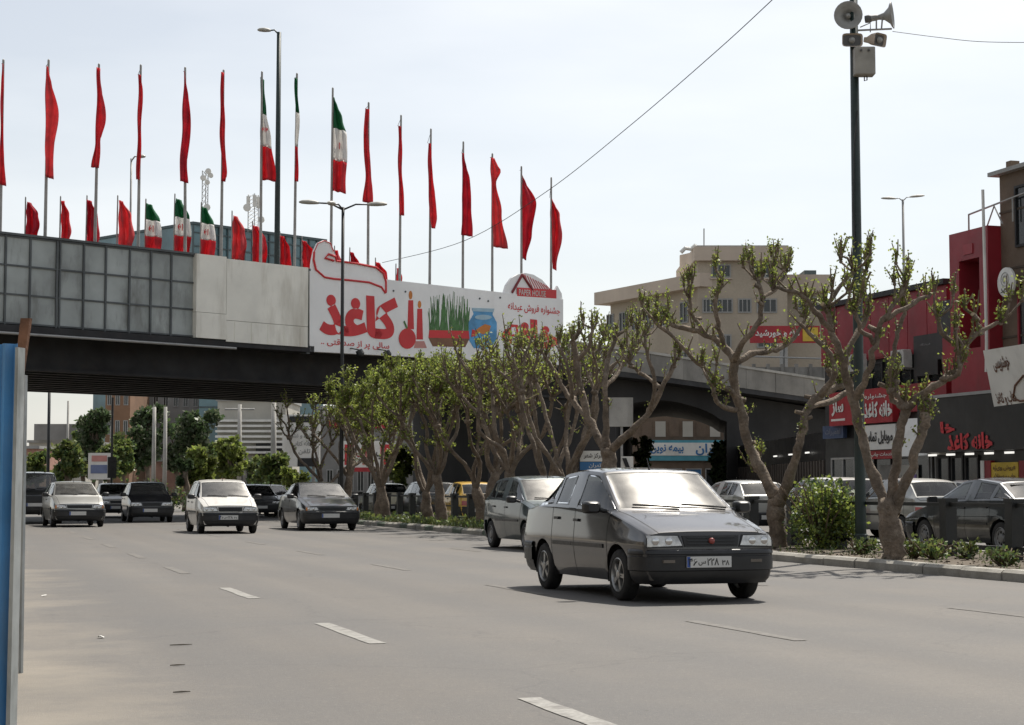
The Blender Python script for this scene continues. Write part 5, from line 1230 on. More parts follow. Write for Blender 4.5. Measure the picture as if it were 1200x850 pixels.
traced('bare forked tree with spreading limbs behind the dark grey saloon', (716, 600), 40, [
    [(716, 606, 0, .24), (716, 575, 0, .2), (714, 545, 0, .19), (712, 526, 0, .18)],
    [(712, 532, 0, .14), (700, 510, .3, .12), (690, 490, .4, .11), (680, 455, .5, .10), (676, 425, .5, .09), (672, 400, .5, .07)],
    [(714, 530, 0, .13), (728, 516, -.3, .11), (745, 500, -.5, .10), (762, 482, -.6, .09), (775, 455, -.7, .08), (790, 430, -.7, .065)],
    [(711, 528, 0, .13), (710, 490, 0, .09), (709, 450, 0, .08), (713, 420, .2, .07), (722, 395, .3, .055)],
    [(690, 490, .4, .09), (670, 470, .8, .08), (655, 445, 1, .07), (640, 420, 1.1, .06)],
    [(762, 482, -.6, .07), (768, 450, -1, .06), (760, 420, -1.2, .05), (755, 395, -1.2, .04)],
    [(709, 455, 0, .07), (728, 430, .6, .06), (742, 405, .8, .05), (748, 385, .9, .04)], [(676, 425, .5, .07), (690, 405, .2, .055), (695, 385, .1, .045)],
    [(775, 455, -.7, .06), (755, 440, -.2, .05), (738, 425, 0, .045)], [(670, 470, .8, .06), (668, 440, .4, .05), (658, 410, .3, .045)]], .2, .75, .55)
def pollard(lab, x, y, h, leafy, dense=1.0, lean=0, spread=1.0):
    root = thing('pollarded_tree', lab, 'tree', (x, y, .12), 0, TG); tr, tw, cr_ = MB(), MB(), MB()
    b0 = Vector((x, y, .08)); hf = random.uniform(1.0, 1.7); fk = b0+Vector((lean*.3, random.uniform(-.15, .15), hf))
    limb(tr, [b0, b0.lerp(fk, .5)+rvec(.04), fk], random.uniform(.16, .2), .13, 9)
    n = random.randint(4, 6); a0 = random.uniform(0, 6)
    for k in range(n):
        a = a0+k*6.283/n+random.uniform(-.4, .4); sp = spread*random.uniform(.35, 1.25); top = h*random.uniform(.62, .78)
        m = fk+Vector((math.cos(a)*sp*.55, math.sin(a)*sp*.55, (top-hf)*.45)); e = fk+Vector((math.cos(a)*sp, math.sin(a)*sp, top-hf))
        P = limb(tr, [fk-Z*.1, fk.lerp(m, .6)+rvec(.1), m.lerp(e, .35)+rvec(.14), e], .072, .045, 8); knob(tr, e, .085)
        for q in range(random.randint(3, 4)):
            d = Vector((random.gauss(0, .55)+math.cos(a)*.35, random.gauss(0, .55)+math.sin(a)*.35, 1)).normalized(); l = (h-top)*random.uniform(.55, 1.0); e2 = e+d*l
            P2 = limb(tr, [e, e.lerp(e2, .5)+rvec(.07), e2], .042, .025, 6); knob(tr, e2, .04)
            shoots(tw, cr_, e2, int(random.randint(4, 7)*dense), .5, 1.4, int(14*leafy), .078, .5)
            for pt in P2[2:]:
                if random.random() < .55*dense: shoots(tw, cr_, pt, random.randint(1, 3), .38, .8, int(12*leafy), .078, .8)
        for pt in P[5:]:
            if random.random() < .3*dense: shoots(tw, cr_, pt, 2, .35, .8, int(7*leafy), .08, .8)
    finish(root, tr, tw, cr_); return root
ROWT = [(14.4, 42.4, 5.2, .7, .75, 'bare pruned tree left of the spreading tree, in front of the dark abutment'), (14.0, 45.8, 5.1, .65, .75, 'pruned tree with thin straight limbs beside the road sign'), (14.6, 49.0, 4.8, 1.0, .95, 'pruned tree behind the dark teal hatchback roof'),
        (14.1, 52.4, 5.0, 2.6, 1.4, 'leafy pruned tree below the printed grass bowl'), (14.6, 55.6, 5.05, 2.9, 1.5, 'densest leafy pruned tree below the printed candles'), (14.0, 58.9, 4.95, 2.9, 1.5, 'leafy pruned tree right of the banner lamp post'),
        (14.5, 62.6, 4.4, 2.3, 1.3, 'leafy pruned tree at the lamp post foot'), (14.2, 66.6, 4.4, 1.0, .8, 'thin pruned tree left of the lamp post'), (14.4, 71.0, 4.6, .9, .7, 'last thin pruned tree of the median row under the flyover')]
ROWT += [(14.9, 44.2, 5.2, .7, .7, 'pruned tree with crossing limbs left of the direction sign'), (14.9, 47.4, 4.8, .8, .8, 'pruned tree set back behind the dark teal hatchback'), (14.9, 50.8, 4.7, 1.3, 1.0, 'slim pruned tree below the printed fishbowl')]
for x, y, h, lf, dn, lab in ROWT: pollard(lab, x, y, h, lf, dn, random.uniform(-1, 1), 1.15)
def bush(lab, p, rx, ry, h, n, mats, name='shrub', cat='shrub', group=None, lsz=.08):
    root = thing(name, lab, cat, p, 0, group); tw, cr_ = MB(), MB(); p = Vector(p)
    for k in range(int(14+n/60)):
        d = Vector((random.gauss(0, .5)*rx, random.gauss(0, .5)*ry, h*random.uniform(.5, .95))); tw.tube([p, p+d*.5+rvec(.05), p+d], [.02, .014, .007], 4)
    lob = [(random.uniform(-.6, .6)*rx, random.uniform(-.6, .6)*ry, random.uniform(.22, .76)*h, random.uniform(.32, .55)) for k in range(13)]
    for k in range(n):
        l = random.choice(lob); v = rvec(); v.normalize(); rr = random.random()**.4*l[3]
        leaf(cr_, p+Vector((l[0]+v.x*rr*rx, l[1]+v.y*rr*ry, max(.04, l[2]+v.z*rr*h*.75))), lsz, random.randint(0, len(mats)-1), .3)
    tw.build('stems', m_twig, root)['kind'] = 'stuff'; cr_.build('foliage', mats, root)['kind'] = 'stuff'; return root
q = G(958, 643, .13); bush('round leafy green shrub beside the speaker pole', (q.x+.1, q.y, .12), .82, .8, 1.3, 5200, [LEAF[0], LEAF[0], LEAF[1], LDARK[1]], lsz=.075)
q = G(1100, 650, .13)
for (px, py, s_, lab) in ((1092, 656, .34, 'low weedy plant at the fence between tree and post'), (1133, 655, .3, 'low weedy plant between the two fence posts'), (1174, 664, .28, 'low weedy plant at the right edge of the median'), (1010, 650, .3, 'low weedy plant at the speaker pole foot'), (1072, 655, .35, 'low weedy plant beside the nearest trunk')):
    q = G(px, py, .13); bush(lab, (q.x, q.y, .12), s_*.9, s_*.9, s_, 240, [LEAF[1], LEAF[3], LDARK[1]], 'weed_plant', 'plant', 'weeds in the median', .07)
# ground cover of the median (one uncountable mass)
gb = MB()
for k in range(9000):
    y = random.uniform(14, 74); x = random.uniform(13.4, 16.5); dens = .95 if y > 36 else .22+.3*(math.sin(y*1.7)*math.sin(x*2.3+y) > .3)
    if random.random() > dens: continue
    h = random.uniform(.06, .26) if y > 36 else random.uniform(.03, .12); p = Vector((x, y, .13)); d = Vector((random.gauss(0, .4), random.gauss(0, .4), 1)).normalized(); a = d.orthogonal()*.02
    gb.add([p-a, p+a, p+d*h], [(0, 1, 2)], random.randint(0, 2))
    if y > 36 and random.random() < .6: leaf(gb, p+d*h*.7, .12, random.randint(0, 2), .5)
o = gb.build('ground_cover', [LEAF[1], LDARK[1], LEAF[3]]); tag(o, 'low green ground cover growing along the median bed', 'ground cover', None, 'stuff')
lt = MB()                                                        # fallen leaves, stones on the bare bed
for k in range(900):
    y = random.uniform(18, 36); x = random.uniform(13.32, 16.4); s_ = random.uniform(.015, .05); p = Vector((x, y, .14)); d = rvec(.5); lt.add([p+Vector((s_, 0, d.x*.02)), p+Vector((0, s_, 0)), p+Vector((-s_, 0, d.y*.02)), p+Vector((0, -s_*.7, .012))], [(0, 1, 2, 3)], random.randint(0, 1))
o = lt.build('leaf_litter', [m_bark, m_dirt]); tag(o, 'dry leaves and grit scattered on the median soil', 'litter', None, 'stuff')
# trees of the town beyond
def leafy(lab, px, D, ytop, ybot, wpx, mats, n, name='leafy_tree', lsz=.34, dens=24):
    g = GX(px, D); zt = U(px, ytop, D).z; zb = max(.4, U(px, ybot, D).z); rx = wpx*D/F/2*1.25; root = thing(name, lab, 'tree', (g.x, g.y, 0), 0, 'trees beyond the flyover'); tr, cr_ = MB(), MB()
    p = Vector((g.x, g.y, 0)); zc2 = (zt+zb)/2; limb(tr, [p, p+Vector((.1, 0, zc2*.5)), p+Z*zc2], .2, .1, 7)
    lob = []
    for k in range(dens):
        a = random.uniform(0, 6.28); rr = rx*random.uniform(.1, .85); c_ = p+Vector((math.cos(a)*rr, math.sin(a)*rr, random.uniform(zb+.12*(zt-zb), zt-.14*(zt-zb)))); lob.append((c_, random.uniform(.16, .36)*rx*1.1))
        limb(tr, [p+Z*(zb*.8+.2), (p+Z*zc2).lerp(c_, .5), c_], .07, .02, 5)
    for k in range(int(n*1.5)):
        c_, r_ = random.choice(lob); v = rvec(); v.normalize(); q = c_+v*r_*random.random()**.35
        if q.z > zt or q.z < zb*.85: continue
        leaf(cr_, q, lsz, random.randint(0, len(mats)-1), .2)
    tr.build('trunk', m_bark, root, True); cr_.build('crown', mats, root)['kind'] = 'stuff'; return root
DK = [LDARK[0], LDARK[1], LDARK[2]]; MD = [LEAF[1], LDARK[1], LEAF[3]]; FR = [LEAF[0], LEAF[1], LEAF[3]]
leafy('tall grey-green tree left of the brown block', 108, 128, 474, 556, 30, DK, 2600)
leafy('dark broad tree in front of the grey apartment block', 172, 130, 470, 552, 46, DK, 3200)
leafy('dark tree before the teal glass block', 232, 134, 476, 545, 48, DK, 3000)
leafy('grey tree between brown block and dark broad tree', 142, 122, 505, 560, 26, MD, 1700)
leafy('bright green tree beside the striped building', 270, 104, 512, 562, 34, FR, 1900, lsz=.3)
leafy('bright green bushy tree left of the white hatchback', 232, 98, 523, 572, 30, FR, 1600, lsz=.3)
leafy('narrow dark cypress left of the bright green tree', 217, 96, 531, 572, 15, [LDARK[0]], 1400, 'cypress_tree', .22, 7)
leafy('olive tree left of the white street poster', 78, 118, 515, 566, 34, MD, 1800)
leafy('thin olive tree at far left beside the lamp pole', 42, 120, 528, 568, 24, MD, 1100)
leafy('small olive tree in front of the striped building', 318, 100, 530, 568, 30, MD, 1300, lsz=.28)
leafy('slim green tree behind the leafy pruned trees', 468, 90, 520, 575, 26, FR, 1300, lsz=.25)
leafy('dark tree beside the blue-lettered shop under the arch', 852, 98, 512, 575, 30, DK, 1900, lsz=.28)
leafy('grey-green tree right of the rooftop hoarding', 96, 140, 500, 562, 34, MD, 1500)
leafy('dark tree between the two pairs of poles', 206, 138, 488, 556, 30, DK, 1700)
leafy('olive tree behind the traffic signal', 128, 112, 520, 566, 26, MD, 1200, lsz=.28)
leafy('grey-green tree before the striped building, left of its pole', 254, 120, 516, 566, 24, MD, 1100, lsz=.28)
leafy('low olive tree right of the striped building', 300, 112, 536, 570, 28, MD, 1100, lsz=.26)
leafy('small fresh tree before the tall white billboard', 345, 96, 548, 576, 24, FR, 900, lsz=.22)
leafy('green tree seen through the left of the arch', 752, 100, 506, 568, 18, MD, 900, lsz=.25)
for k, px in enumerate((128, 150, 172, 196, 246, 262, 300, 322, 92)):
    g = GX(px, 92+k % 3); bush(('clipped hedge shrub behind the cars under the flyover, beside %s' % ['the traffic signal', 'the charcoal hatchback', 'the first utility pole', 'the second utility pole', 'the white hatchback roof', 'the bright green tree', 'the black saloon', 'the cream saloon', 'the white street poster'][k]), (g.x, g.y, 0), 1.3, .8, random.uniform(1.1, 1.6), 700, [LDARK[1], LEAF[1], LDARK[0]], 'hedge_shrub', 'shrub', 'hedge shrubs under the flyover', .16)
# ------------------------------------------------------------------ flags
m_flag = M('flag_red', (.7, .07, .09), .75, var=.1, vs=3); m_flag2 = M('flag_red_faded', (.74, .12, .13), .75, var=.14, vs=2); m_flag3 = M('flag_red_deep', (.6, .04, .07), .75, var=.14, vs=2); m_fg = M('flag_green', (.03, .21, .09), .75, var=.1, vs=3); m_fw = M('flag_white', (.8, .79, .77), .75, var=.05, vs=3)
for m_ in (m_flag, m_flag2, m_flag3, m_fg, m_fw):                                  # thin cloth lets the sun through
    t = m_.node_tree; bs_ = t.nodes['Principled BSDF']; tl = t.nodes.new('ShaderNodeBsdfTranslucent'); ms = t.nodes.new('ShaderNodeMixShader'); ms.inputs[0].default_value = .55
    src = bs_.inputs['Base Color'].links[0].from_socket; t.links.new(src, tl.inputs[0]); t.links.new(bs_.outputs[0], ms.inputs[1]); t.links.new(tl.outputs[0], ms.inputs[2]); t.links.new(ms.outputs[0], t.nodes['Material Output'].inputs[0])
m_pole = M('flagpole_grey', (.33, .32, .3), .55, metal=.2, var=.12, vs=2, stain=(.18, .16, .14), ss=3, sl=.5)
def interp(kn, v):
    for (a, *pa), (b_, *pb) in zip(kn, kn[1:]):
        if v <= b_: q = (v-a)/(b_-a); q = q*q*(3-2*q); return [x+(y-x)*q for x, y in zip(pa, pb)]
    return kn[-1][1:]
def emblem(par, c_, u, s_, off):
    b = MB(); n = u.cross(Z)
    for sg in (1, -1):
        for r0, a0, a1, w_ in ((.42, -.9, 1.0, .075), (.24, -.8, .9, .065)):
            L1 = [c_+u*(sg*s_*(r0+w_*math.cos(q*3.14-1.57))*math.cos(a0+(a1-a0)*q))+Z*(s_*(r0*1.05)*math.sin(a0+(a1-a0)*q)) for q in [k/10 for k in range(11)]]
            L2 = [c_+u*(sg*s_*(r0-w_*math.cos(q*3.14-1.57))*math.cos(a0+(a1-a0)*q))+Z*(s_*(r0*.9)*math.sin(a0+(a1-a0)*q)) for q in [k/10 for k in range(11)]]
            b.grid([[p+n*off for p in L1], [p+n*off for p in L2]]); b.grid([[p-n*off for p in L1], [p-n*off for p in L2]])
    for o_ in (off, -off): b.add([c_+u*(-.04*s_)-Z*.42*s_+n*o_, c_+u*(.04*s_)-Z*.42*s_+n*o_, c_+u*(.05*s_)+Z*.34*s_+n*o_, c_+u*(-.05*s_)+Z*.34*s_+n*o_], [(0, 1, 2, 3)])
    return b.build('emblem', m_banr, par)
def flagpole(lab, px, D, y_top, y_f0, y_f1, knots, kind, zbase, rad, grp, nm, lean=0):
    top = U(px, y_top, D); base = Vector((top.x+random.gauss(0, .05), top.y+random.gauss(0, .05), zbase)); r = thing(nm, lab, 'flag', base, 0, grp)
    b = MB(); b.tube([base, base.lerp(top, .5), top], [rad, rad*.82, rad*.6], 8); b.lathe([(rad*.6, 0), (rad*.5, .03), (.001, .06)], top, Z, 8); b.build('pole', m_pole, r, True, 50)
    z0, z1 = U(px, y_f0, D).z, U(px, y_f1, D).z; s_ = D/F; u = Vector((CT, -ST, 0)); dn = Vector((ST, CT, 0)); nv, nu = 30, 12; rows = []; ph = random.uniform(0, 6); k1 = random.uniform(1.3, 2.2)
    front = min(kk[1] for kk in knots) <= -2
    if (z0-z1) > 2.5:
        b = MB(); b.tube([top-Z*.1, Vector((top.x, top.y, z0))+u*(knots[0][1]*s_-.04)], .01, 4); b.build('halyard', m_wframe, r)
    for i in range(nv+1):
        v = i/nv; l, rt = interp(knots, v); row = []
        for j in range(nu+1):
            q = j/nu; wd = (rt-l)*s_; fold = math.sin(q*math.pi*2*k1+ph+v*2.0)*min(.22, .05+.16*wd)+.05*math.sin(v*9+ph+q*3)
            x = l*s_+wd*q+.018*math.sin(v*13+q*5+ph)
            sag = .22*q*(z0-z1)*.18*(1 if abs(rt) > 5 else .3)
            row.append(Vector((top.x, top.y, z0+(z1-z0)*v))+u*x+dn*(fold*(.5 if front else 1)+(-.13 if front else .06))-Z*(sag*(1-v*.4)))
        rows.append(row)
    if kind == 'red':
        b = MB(); b.grid(rows); fl = b.build('flag', random.choice((m_flag, m_flag, m_flag2, m_flag3)), r, True)
    else:
        b = MB()
        for (i0, i1, mi) in ((0, 10, 0), (10, 20, 1), (20, 30, 2)): b.grid(rows[i0:i1+1], mi)
        fl = b.build('flag', [m_fg, m_fw, m_flag], r, True)
        wd = (interp(knots, .5)[1]-interp(knots, .5)[0])*s_
        if wd > .3:
            c_ = rows[15][nu//2]; emblem(fl, c_-dn*.12, u, min(.42, wd*.62), .02)
    sm = fl.modifiers.new('thickness', 'SOLIDIFY'); sm.thickness = .006
    return r
TF = [  # px, top, flag top, flag bottom, knots (v, left, right in px of the photo), kind, label
 (4, 71, 75, 216, [(0, -1, 2), (.6, -1, 3), (1, -3, 8)], 'red', 'leftmost tall red flag, furled along its pole'),
 (57, 71, 78, 208, [(0, -2, 1), (.4, -2, 15), (.7, -1, 10), (1, 0, 9)], 'red', 'tall red flag bulging right, second from the left'),
 (116, 76, 80, 197, [(0, -1, 2), (.5, -1, 10), (.75, -2, 4), (1, -6, 3)], 'red', 'tall red flag with a bulge at mid height, third from the left'),
 (165, 77, 88, 211, [(0, -2, 2), (.15, -2, 4), (.5, -2, 3), (1, -3, 2)], 'red', 'very narrow tall red flag beside the small bridge lamp'),
 (217, 80, 84, 213, [(0, -1, 1), (.45, -2, 9), (.8, -4, 5), (1, -4, 7)], 'red', 'tall red flag swelling right, fifth from the left'),
 (262, 83, 85, 213, [(0, -2, 1), (.5, -3, 3), (.9, 0, 6), (1, 0, 4)], 'red', 'narrow tall red flag just left of the half-spread tricolour'),
 (307, 85, 92, 210, [(0, -1, 2), (.3, -1, 5), (.6, -1, 12), (1, -1, 18)], 'iran', 'tall green, white and red flag beside the green lamp column'),
 (348, 87, 92, 213, [(0, -2, 1), (.4, -1, 4), (.7, -1, 3), (1, -1, 3)], 'iran', 'tall green, white and red flag hanging nearly edge-on'),
 (390, 104, 113, 224, [(0, 0, 2), (.2, 0, 11), (.38, 0, 17), (1, 0, 16)], 'iran', 'tall green, white and red flag most fully spread, with emblem'),
 (432, 121, 128, 237, [(0, -3, 1), (.3, -6, 0), (.7, -3, 4), (1, -6, 6)], 'red', 'tall red flag just right of the spread tricolour'),
 (470, 136, 148, 253, [(0, -3, 1), (.5, -3, 2), (1, -1, 5)], 'red', 'tall red flag above the banner candles'),
 (505, 152, 168, 268, [(0, -3, 0), (.4, -3, 3), (.85, -1, 8), (1, 1, 5)], 'red', 'tall red flag above the printed grass bowl'),
 (543, 167, 180, 276, [(0, -1, 1), (.3, -1, 8), (.65, -1, 10), (1, -2, 11)], 'red', 'tall red flag above the printed fishbowl'),
 (577, 181, 185, 290, [(0, -2, 2), (.12, -2, 10), (.25, -1, 5), (.6, 0, 11), (1, 1, 18)], 'red', 'tall red flag flaring right at its foot, third from the right'),
 (611, 196, 200, 303, [(0, -1, 1), (.35, -1, 18), (.7, 0, 12), (1, 1, 6)], 'red', 'tall red flag with a wide belly, second from the right'),
 (646, 209, 232, 315, [(0, -1, 1), (.2, -1, 10), (.45, 0, 13), (1, 1, 6)], 'red', 'rightmost tall red flag above the logo'),
]
for px, yt, f0, f1, kn, kd, lab in TF:
    D = (BP(px, 400, -.75)).xy; Dd = D.x*ST+D.y*CT
    flagpole(lab, px, Dd, yt, f0, f1, kn, kd, 7.2, .07, 'tall flags on the flyover', 'tall_flag')
SF = [(30, 235, 277, 17, 'red'), (71, 234, 281, 12, 'red'), (102, 233, 284, 15, 'red'), (138, 233, 290, 19, 'red'), (171, 237, 294, 19, 'iran'), (205, 231, 296, 20, 'iran'), (236, 241, 298, 17, 'iran'),
      (272, 251, 302, 17, 'red'), (296, 263, 308, 18, 'red'), (328, 275, 318, 14, 'red'), (354, 281, 318, 16, 'red'), (392, 292, 330, 9, 'red'), (410, 294, 335, 13, 'red'), (440, 306, 345, 16, 'red'), (464, 313, 350, 9, 'red')]
nth = ['first', 'second', 'third', 'fourth', 'fifth', 'sixth', 'seventh', 'eighth', 'ninth', 'tenth', 'eleventh', 'twelfth', 'thirteenth', 'fourteenth', 'fifteenth']
for i, (px, y0, y1, w_, kd) in enumerate(SF):
    P_ = BP(px, 400, -WB+.6); Dd = P_.x*ST+P_.y*CT
    flagpole('small %s flag along the far parapet, %s from the left' % ('red' if kd == 'red' else 'green, white and red', nth[i]), px, Dd, y0-3, y0+1, y1+2, [(0, .5, 2+w_*.25), (.3, .5, w_*.85), (.7, .5, w_), (1, .5, w_*.85)], kd, 7.2, .05, 'small flags along the far parapet', 'small_flag')
# ------------------------------------------------------------------ lamps
def head(b, p, d, l=.75, w_=.16):
    d = Vector(d).normalized(); s_ = d.cross(Z).normalized(); up = s_.cross(d)
    rows = []
    for t, ww, h0, h1 in ((0, .4, -.04, .05), (.2, .7, -.06, .09), (.5, 1, -.07, .11), (.85, .85, -.06, .08), (1, .4, -.03, .03)):
        c_ = p+d*(l*t); rows.append([c_+s_*(w_*ww*math.cos(q))+up*((h1 if math.sin(q) > 0 else -h0)*math.sin(q)) for q in [2*math.pi*k/10 for k in range(11)]])
    b.grid(rows); b.add(rows[0][:10], [tuple(range(9, -1, -1))]); b.add(rows[-1][:10], [tuple(range(10))])
m_lamph = M('lamp_housing', (.4, .39, .35), .55, var=.1, vs=4)
def lamp(name, lab, px, D, ytop, zb, rad, arms, mat, taper=.6):
    top = U(px, ytop, D); base = Vector((top.x, top.y, zb)); r = thing(name, lab, 'street lamp', base)
    b = MB(); b.tube([base, base+Z*.6, base.lerp(top, .5), top], [rad*1.15, rad, rad*.85, rad*taper], 10); b.build('column', mat, r, True)
    for (x, y, dD, hx) in arms:
        e = U(x, y, D+dD); b = MB(); m_ = top.lerp(e, .5)+Z*.06; b.tube([top-Z*.1, m_, e], [.04, .035, .03], 6); b.build('arm', mat, r, True)
        b = MB(); d = (e-top); d.z = d.z*.3; head(b, e-d.normalized()*.05, d, hx); b.build('lamp_head', m_lamph, r, True)
    return r
lamp('street_lamp', 'tall dark green lamp column on the flyover among the flags', 327, 73, 38, 7.2, .13, [(316, 36, 0, .55)], m_post, .7)
lamp('street_lamp', 'three-headed lamp post on the median in front of the banner', 402, 67.5, 243, .1, .085, [(372, 238, 0, .75), (391, 240, -1.2, .6), (432, 240, 0, .75)], m_black, .7)
lamp('street_lamp', 'twin-headed lamp post beyond the red shop building', 1058, 120, 234, 0, .13, [(1049, 233, 0, 1.0), (1067, 231, 0, 1.0)], m_galv, .6)
lamp('street_lamp', 'small lamp on the flyover behind the left flags', 154, 84, 186, 7.2, .06, [(162, 184, 0, .4)], m_galv, .8)
lamp('street_lamp', 'dark lamp pole at far left under the flyover', 58, 98, 452, 0, .1, [(64, 450, 0, .6)], m_black, .8)
def upole(lab, px, D, yt, rad=.14, bar=0):
    t = U(px, yt, D); r = thing('utility_pole', lab, 'pole', (t.x, t.y, 0), 0, 'utility poles beyond the flyover'); b = MB(); b.tube([(t.x, t.y, 0), t], [rad, rad*.7], 8); b.build('shaft', m_concl, r, True)
    if bar: b = MB(); u = Vector((CT, -ST, 0)); b.tube([t+u*-bar-Z*.3, t+u*bar-Z*.3], .06, 5); b.build('crossarm', m_galv, r)
upole('pale concrete utility pole left of the pair before the grey block', 181, 105, 477); upole('pale concrete utility pole right of the pair before the grey block', 194, 105, 477); upole('concrete utility pole with a crossarm before the striped building', 281, 108, 474, .16, .9); upole('concrete utility pole right of the striped building', 321, 106, 472, .2)
upole('thin far utility pole left of the tall grey-green tree', 80, 150, 470, .12)
# traffic signal under the bridge
t = U(132, 466, 94); r = thing('traffic_signal', 'dark traffic signal on a pole under the flyover', 'traffic light', (t.x, t.y, 0)); b = MB(); b.tube([(t.x, t.y, 0), t], .06, 8); b.build('pole', m_black, r)
q = U(131, 548, 93.8); b = MB(); b.bx(q.x-.22, q.x+.22, q.y-.2, q.y+.1, q.z-.55, q.z+.55); b.build('signal_box', m_black, r)
for k in range(3): b = MB(); b.lathe([(.001, .02), (.12, .02), (.13, 0)], Vector((q.x, q.y-.2, q.z-.35+.35*k)), (0, -1, 0), 12); b.build('lens', m_ink, r)
# ------------------------------------------------------------------ loudspeaker pole
D = 31.0; top = U(1003, -40, D); base = G(1009, 645, .13); base = Vector((base.x, base.y, .1)); top = Vector((base.x, base.y, top.z))
r = thing('speaker_pole', 'dark green pole on the median carrying loudspeakers and a grey box', 'pole', base)
b = MB(); b.tube([base, base+Z*.5, base.lerp(top, .5), top], [.105, .095, .085, .07], 12); b.build('column', m_post, r, True)
b = MB(); b.lathe([(.19, 0), (.19, .03), (.13, .05), (.12, .3), (.1, .32)], base, Z, 14); b.build('foot', m_post, r, True, 40)
DS = base.x*ST+base.y*CT
def SPt(x, y, d=0): return U(x, y, DS+d)
m_horn = M('horn_grey', (.3, .3, .285), .5, var=.12, vs=5, stain=(.16, .15, .13), ss=6, sl=.5); m_hornd = M('horn_throat', (.1, .1, .1), .6, var=.2)
u = Vector((CT, -ST, 0)); tow = Vector((-ST, -CT, 0))
def horn(c_, ax, R_, ln, lab=None):
    ax = ax.normalized(); h = bpy.data.objects.new('horn_speaker', None); COL.objects.link(h); adopt(h, r)
    b = MB(); b.lathe([(.055, -ln*.75), (.055, -ln*.55), (.045, -ln*.5), (.05, -ln*.42), (R_*.3, -ln*.25), (R_*.55, -ln*.1), (R_*.85, -.02), (R_, 0), (R_*1.03, .015), (R_*.97, .015), (R_*.6, -ln*.1), (R_*.32, -ln*.25), (R_*.18, -ln*.3)], c_, ax, 24); b.build('bell', m_horn, h, True)
    b = MB(); b.lathe([(.001, .0), (R_*.12, -.01), (R_*.2, -.06), (R_*.2, -ln*.3)], c_, ax, 16); b.build('phase_plug', m_horn, h, True)
    b = MB(); b.lathe([(.001, -ln*.95), (.065, -ln*.95), (.075, -ln*.8), (.06, -ln*.72)], c_, ax, 14); b.build('driver', m_hornd, h, True)
horn(SPt(994, 18, -.12), tow+u*(-.15)-Z*.08, .245, .45); horn(SPt(1045, 18), u+tow*.35+Z*.08, .235, .5)
def boxspk(c_, ax, w_, h_):
    ax = ax.normalized(); s_ = ax.cross(Z).normalized(); up = s_.cross(ax); rows = []
    for d, k in ((0, 1), (-.14, .82), (-.28, .42), (-.34, .4)): rows.append([c_+ax*d+s_*(w_*k*math.copysign(abs(math.cos(t))**.35, math.cos(t)))+up*(h_*k*math.copysign(abs(math.sin(t))**.35, math.sin(t))) for t in [2*math.pi*(q+.5)/16 for q in range(17)]])
    rows.append([c_+ax*-.05+s_*(w_*.86*math.copysign(abs(math.cos(t))**.35, math.cos(t)))+up*(h_*.8*math.copysign(abs(math.sin(t))**.35, math.sin(t))) for t in [2*math.pi*(q+.5)/16 for q in range(17)]])
    h = bpy.data.objects.new('box_speaker', None); COL.objects.link(h); adopt(h, r)
    b = MB(); b.grid(rows[:4]); b.grid([rows[0], rows[4]]); b.build('shell', m_beigel, h, True, 40); b = MB(); b.add(rows[4][:16], [tuple(range(16))]); b.build('throat', m_hornd, h); b = MB(); b.lathe([(.001, .02), (.04, .01), (.06, -.04)], c_, ax, 12); b.build('phase_plug', m_horn, h, True)
boxspk(SPt(999, 47, -.2), tow-Z*.1, .185, .12); boxspk(SPt(1032, 47, -.1), tow+u*.8-Z*.25, .16, .12)
b = MB(); b.ob(SPt(1011, 73, -.14), u, Z, tow, -.16, .2, -.25, .25, -.12, .14); o = b.build('junction_box', M('junction_box_grey', (.3, .285, .25), .6, var=.12, vs=4, stain=(.18, .16, .13), ss=4, sl=.5, streak=3), r); bevel(o, .015)
for k in range(2): b = MB(); b.lathe([(.001, .03), (.022, .02), (.022, 0)], SPt(1009+k*9, 59, -.29), tow, 8); b.build('box_knob', m_hornd, r)
b = MB(); b.tube([SPt(1000, 36), SPt(1045, 34)], .018, 6); b.tube([SPt(1027, 34), SPt(1027, 24)], .016, 6); b.tube([SPt(1033, 34), SPt(1034, 22)], .016, 6); b.tube([SPt(1008, 32), SPt(1020, 27), SPt(1020, 38)], .012, 5); b.build('bracket', m_galv, r)
b = MB(); b.tube([SPt(1013, 90, -.1), SPt(1013, 95, -.1), SPt(1016, 94, -.1), SPt(1016, 90, -.1)], .012, 5); b.tube([SPt(1005, 130, -.1), SPt(1001, 170, -.12), SPt(1000, 240, -.12), SPt(1002, 290, -.1)], .014, 5); b.build('cable_loop', m_rub, r)
for k in (-1, 1): b = MB(); p = SPt(1007, 304); b.tube([p, p+u*(.2*k)+Z*.08], .022, 6); b.build('cable_hook', m_black, r)
# wires
def wire(lab, pts, rad):
    P = [U(x, y, D) for x, y, D in pts]; b = MB(); b.tube([Vector(q) for q in catmull([tuple(p) for p in P], 8)], rad, 5); o = b.build('overhead_wire', m_rub); tag(o, lab, 'wire', 'overhead wires'); return o
wire('overhead wire falling from the top centre to the flyover', [(905, 0, 46), (842, 58, 50), (740, 146, 58), (640, 225, 66), (545, 282, 73), (448, 308, 80)], .013)
wire('overhead wire running right from the loudspeakers', [(1046, 37, DS), (1100, 44, DS-1), (1150, 49, DS-2), (1220, 50, DS-3)], .006)
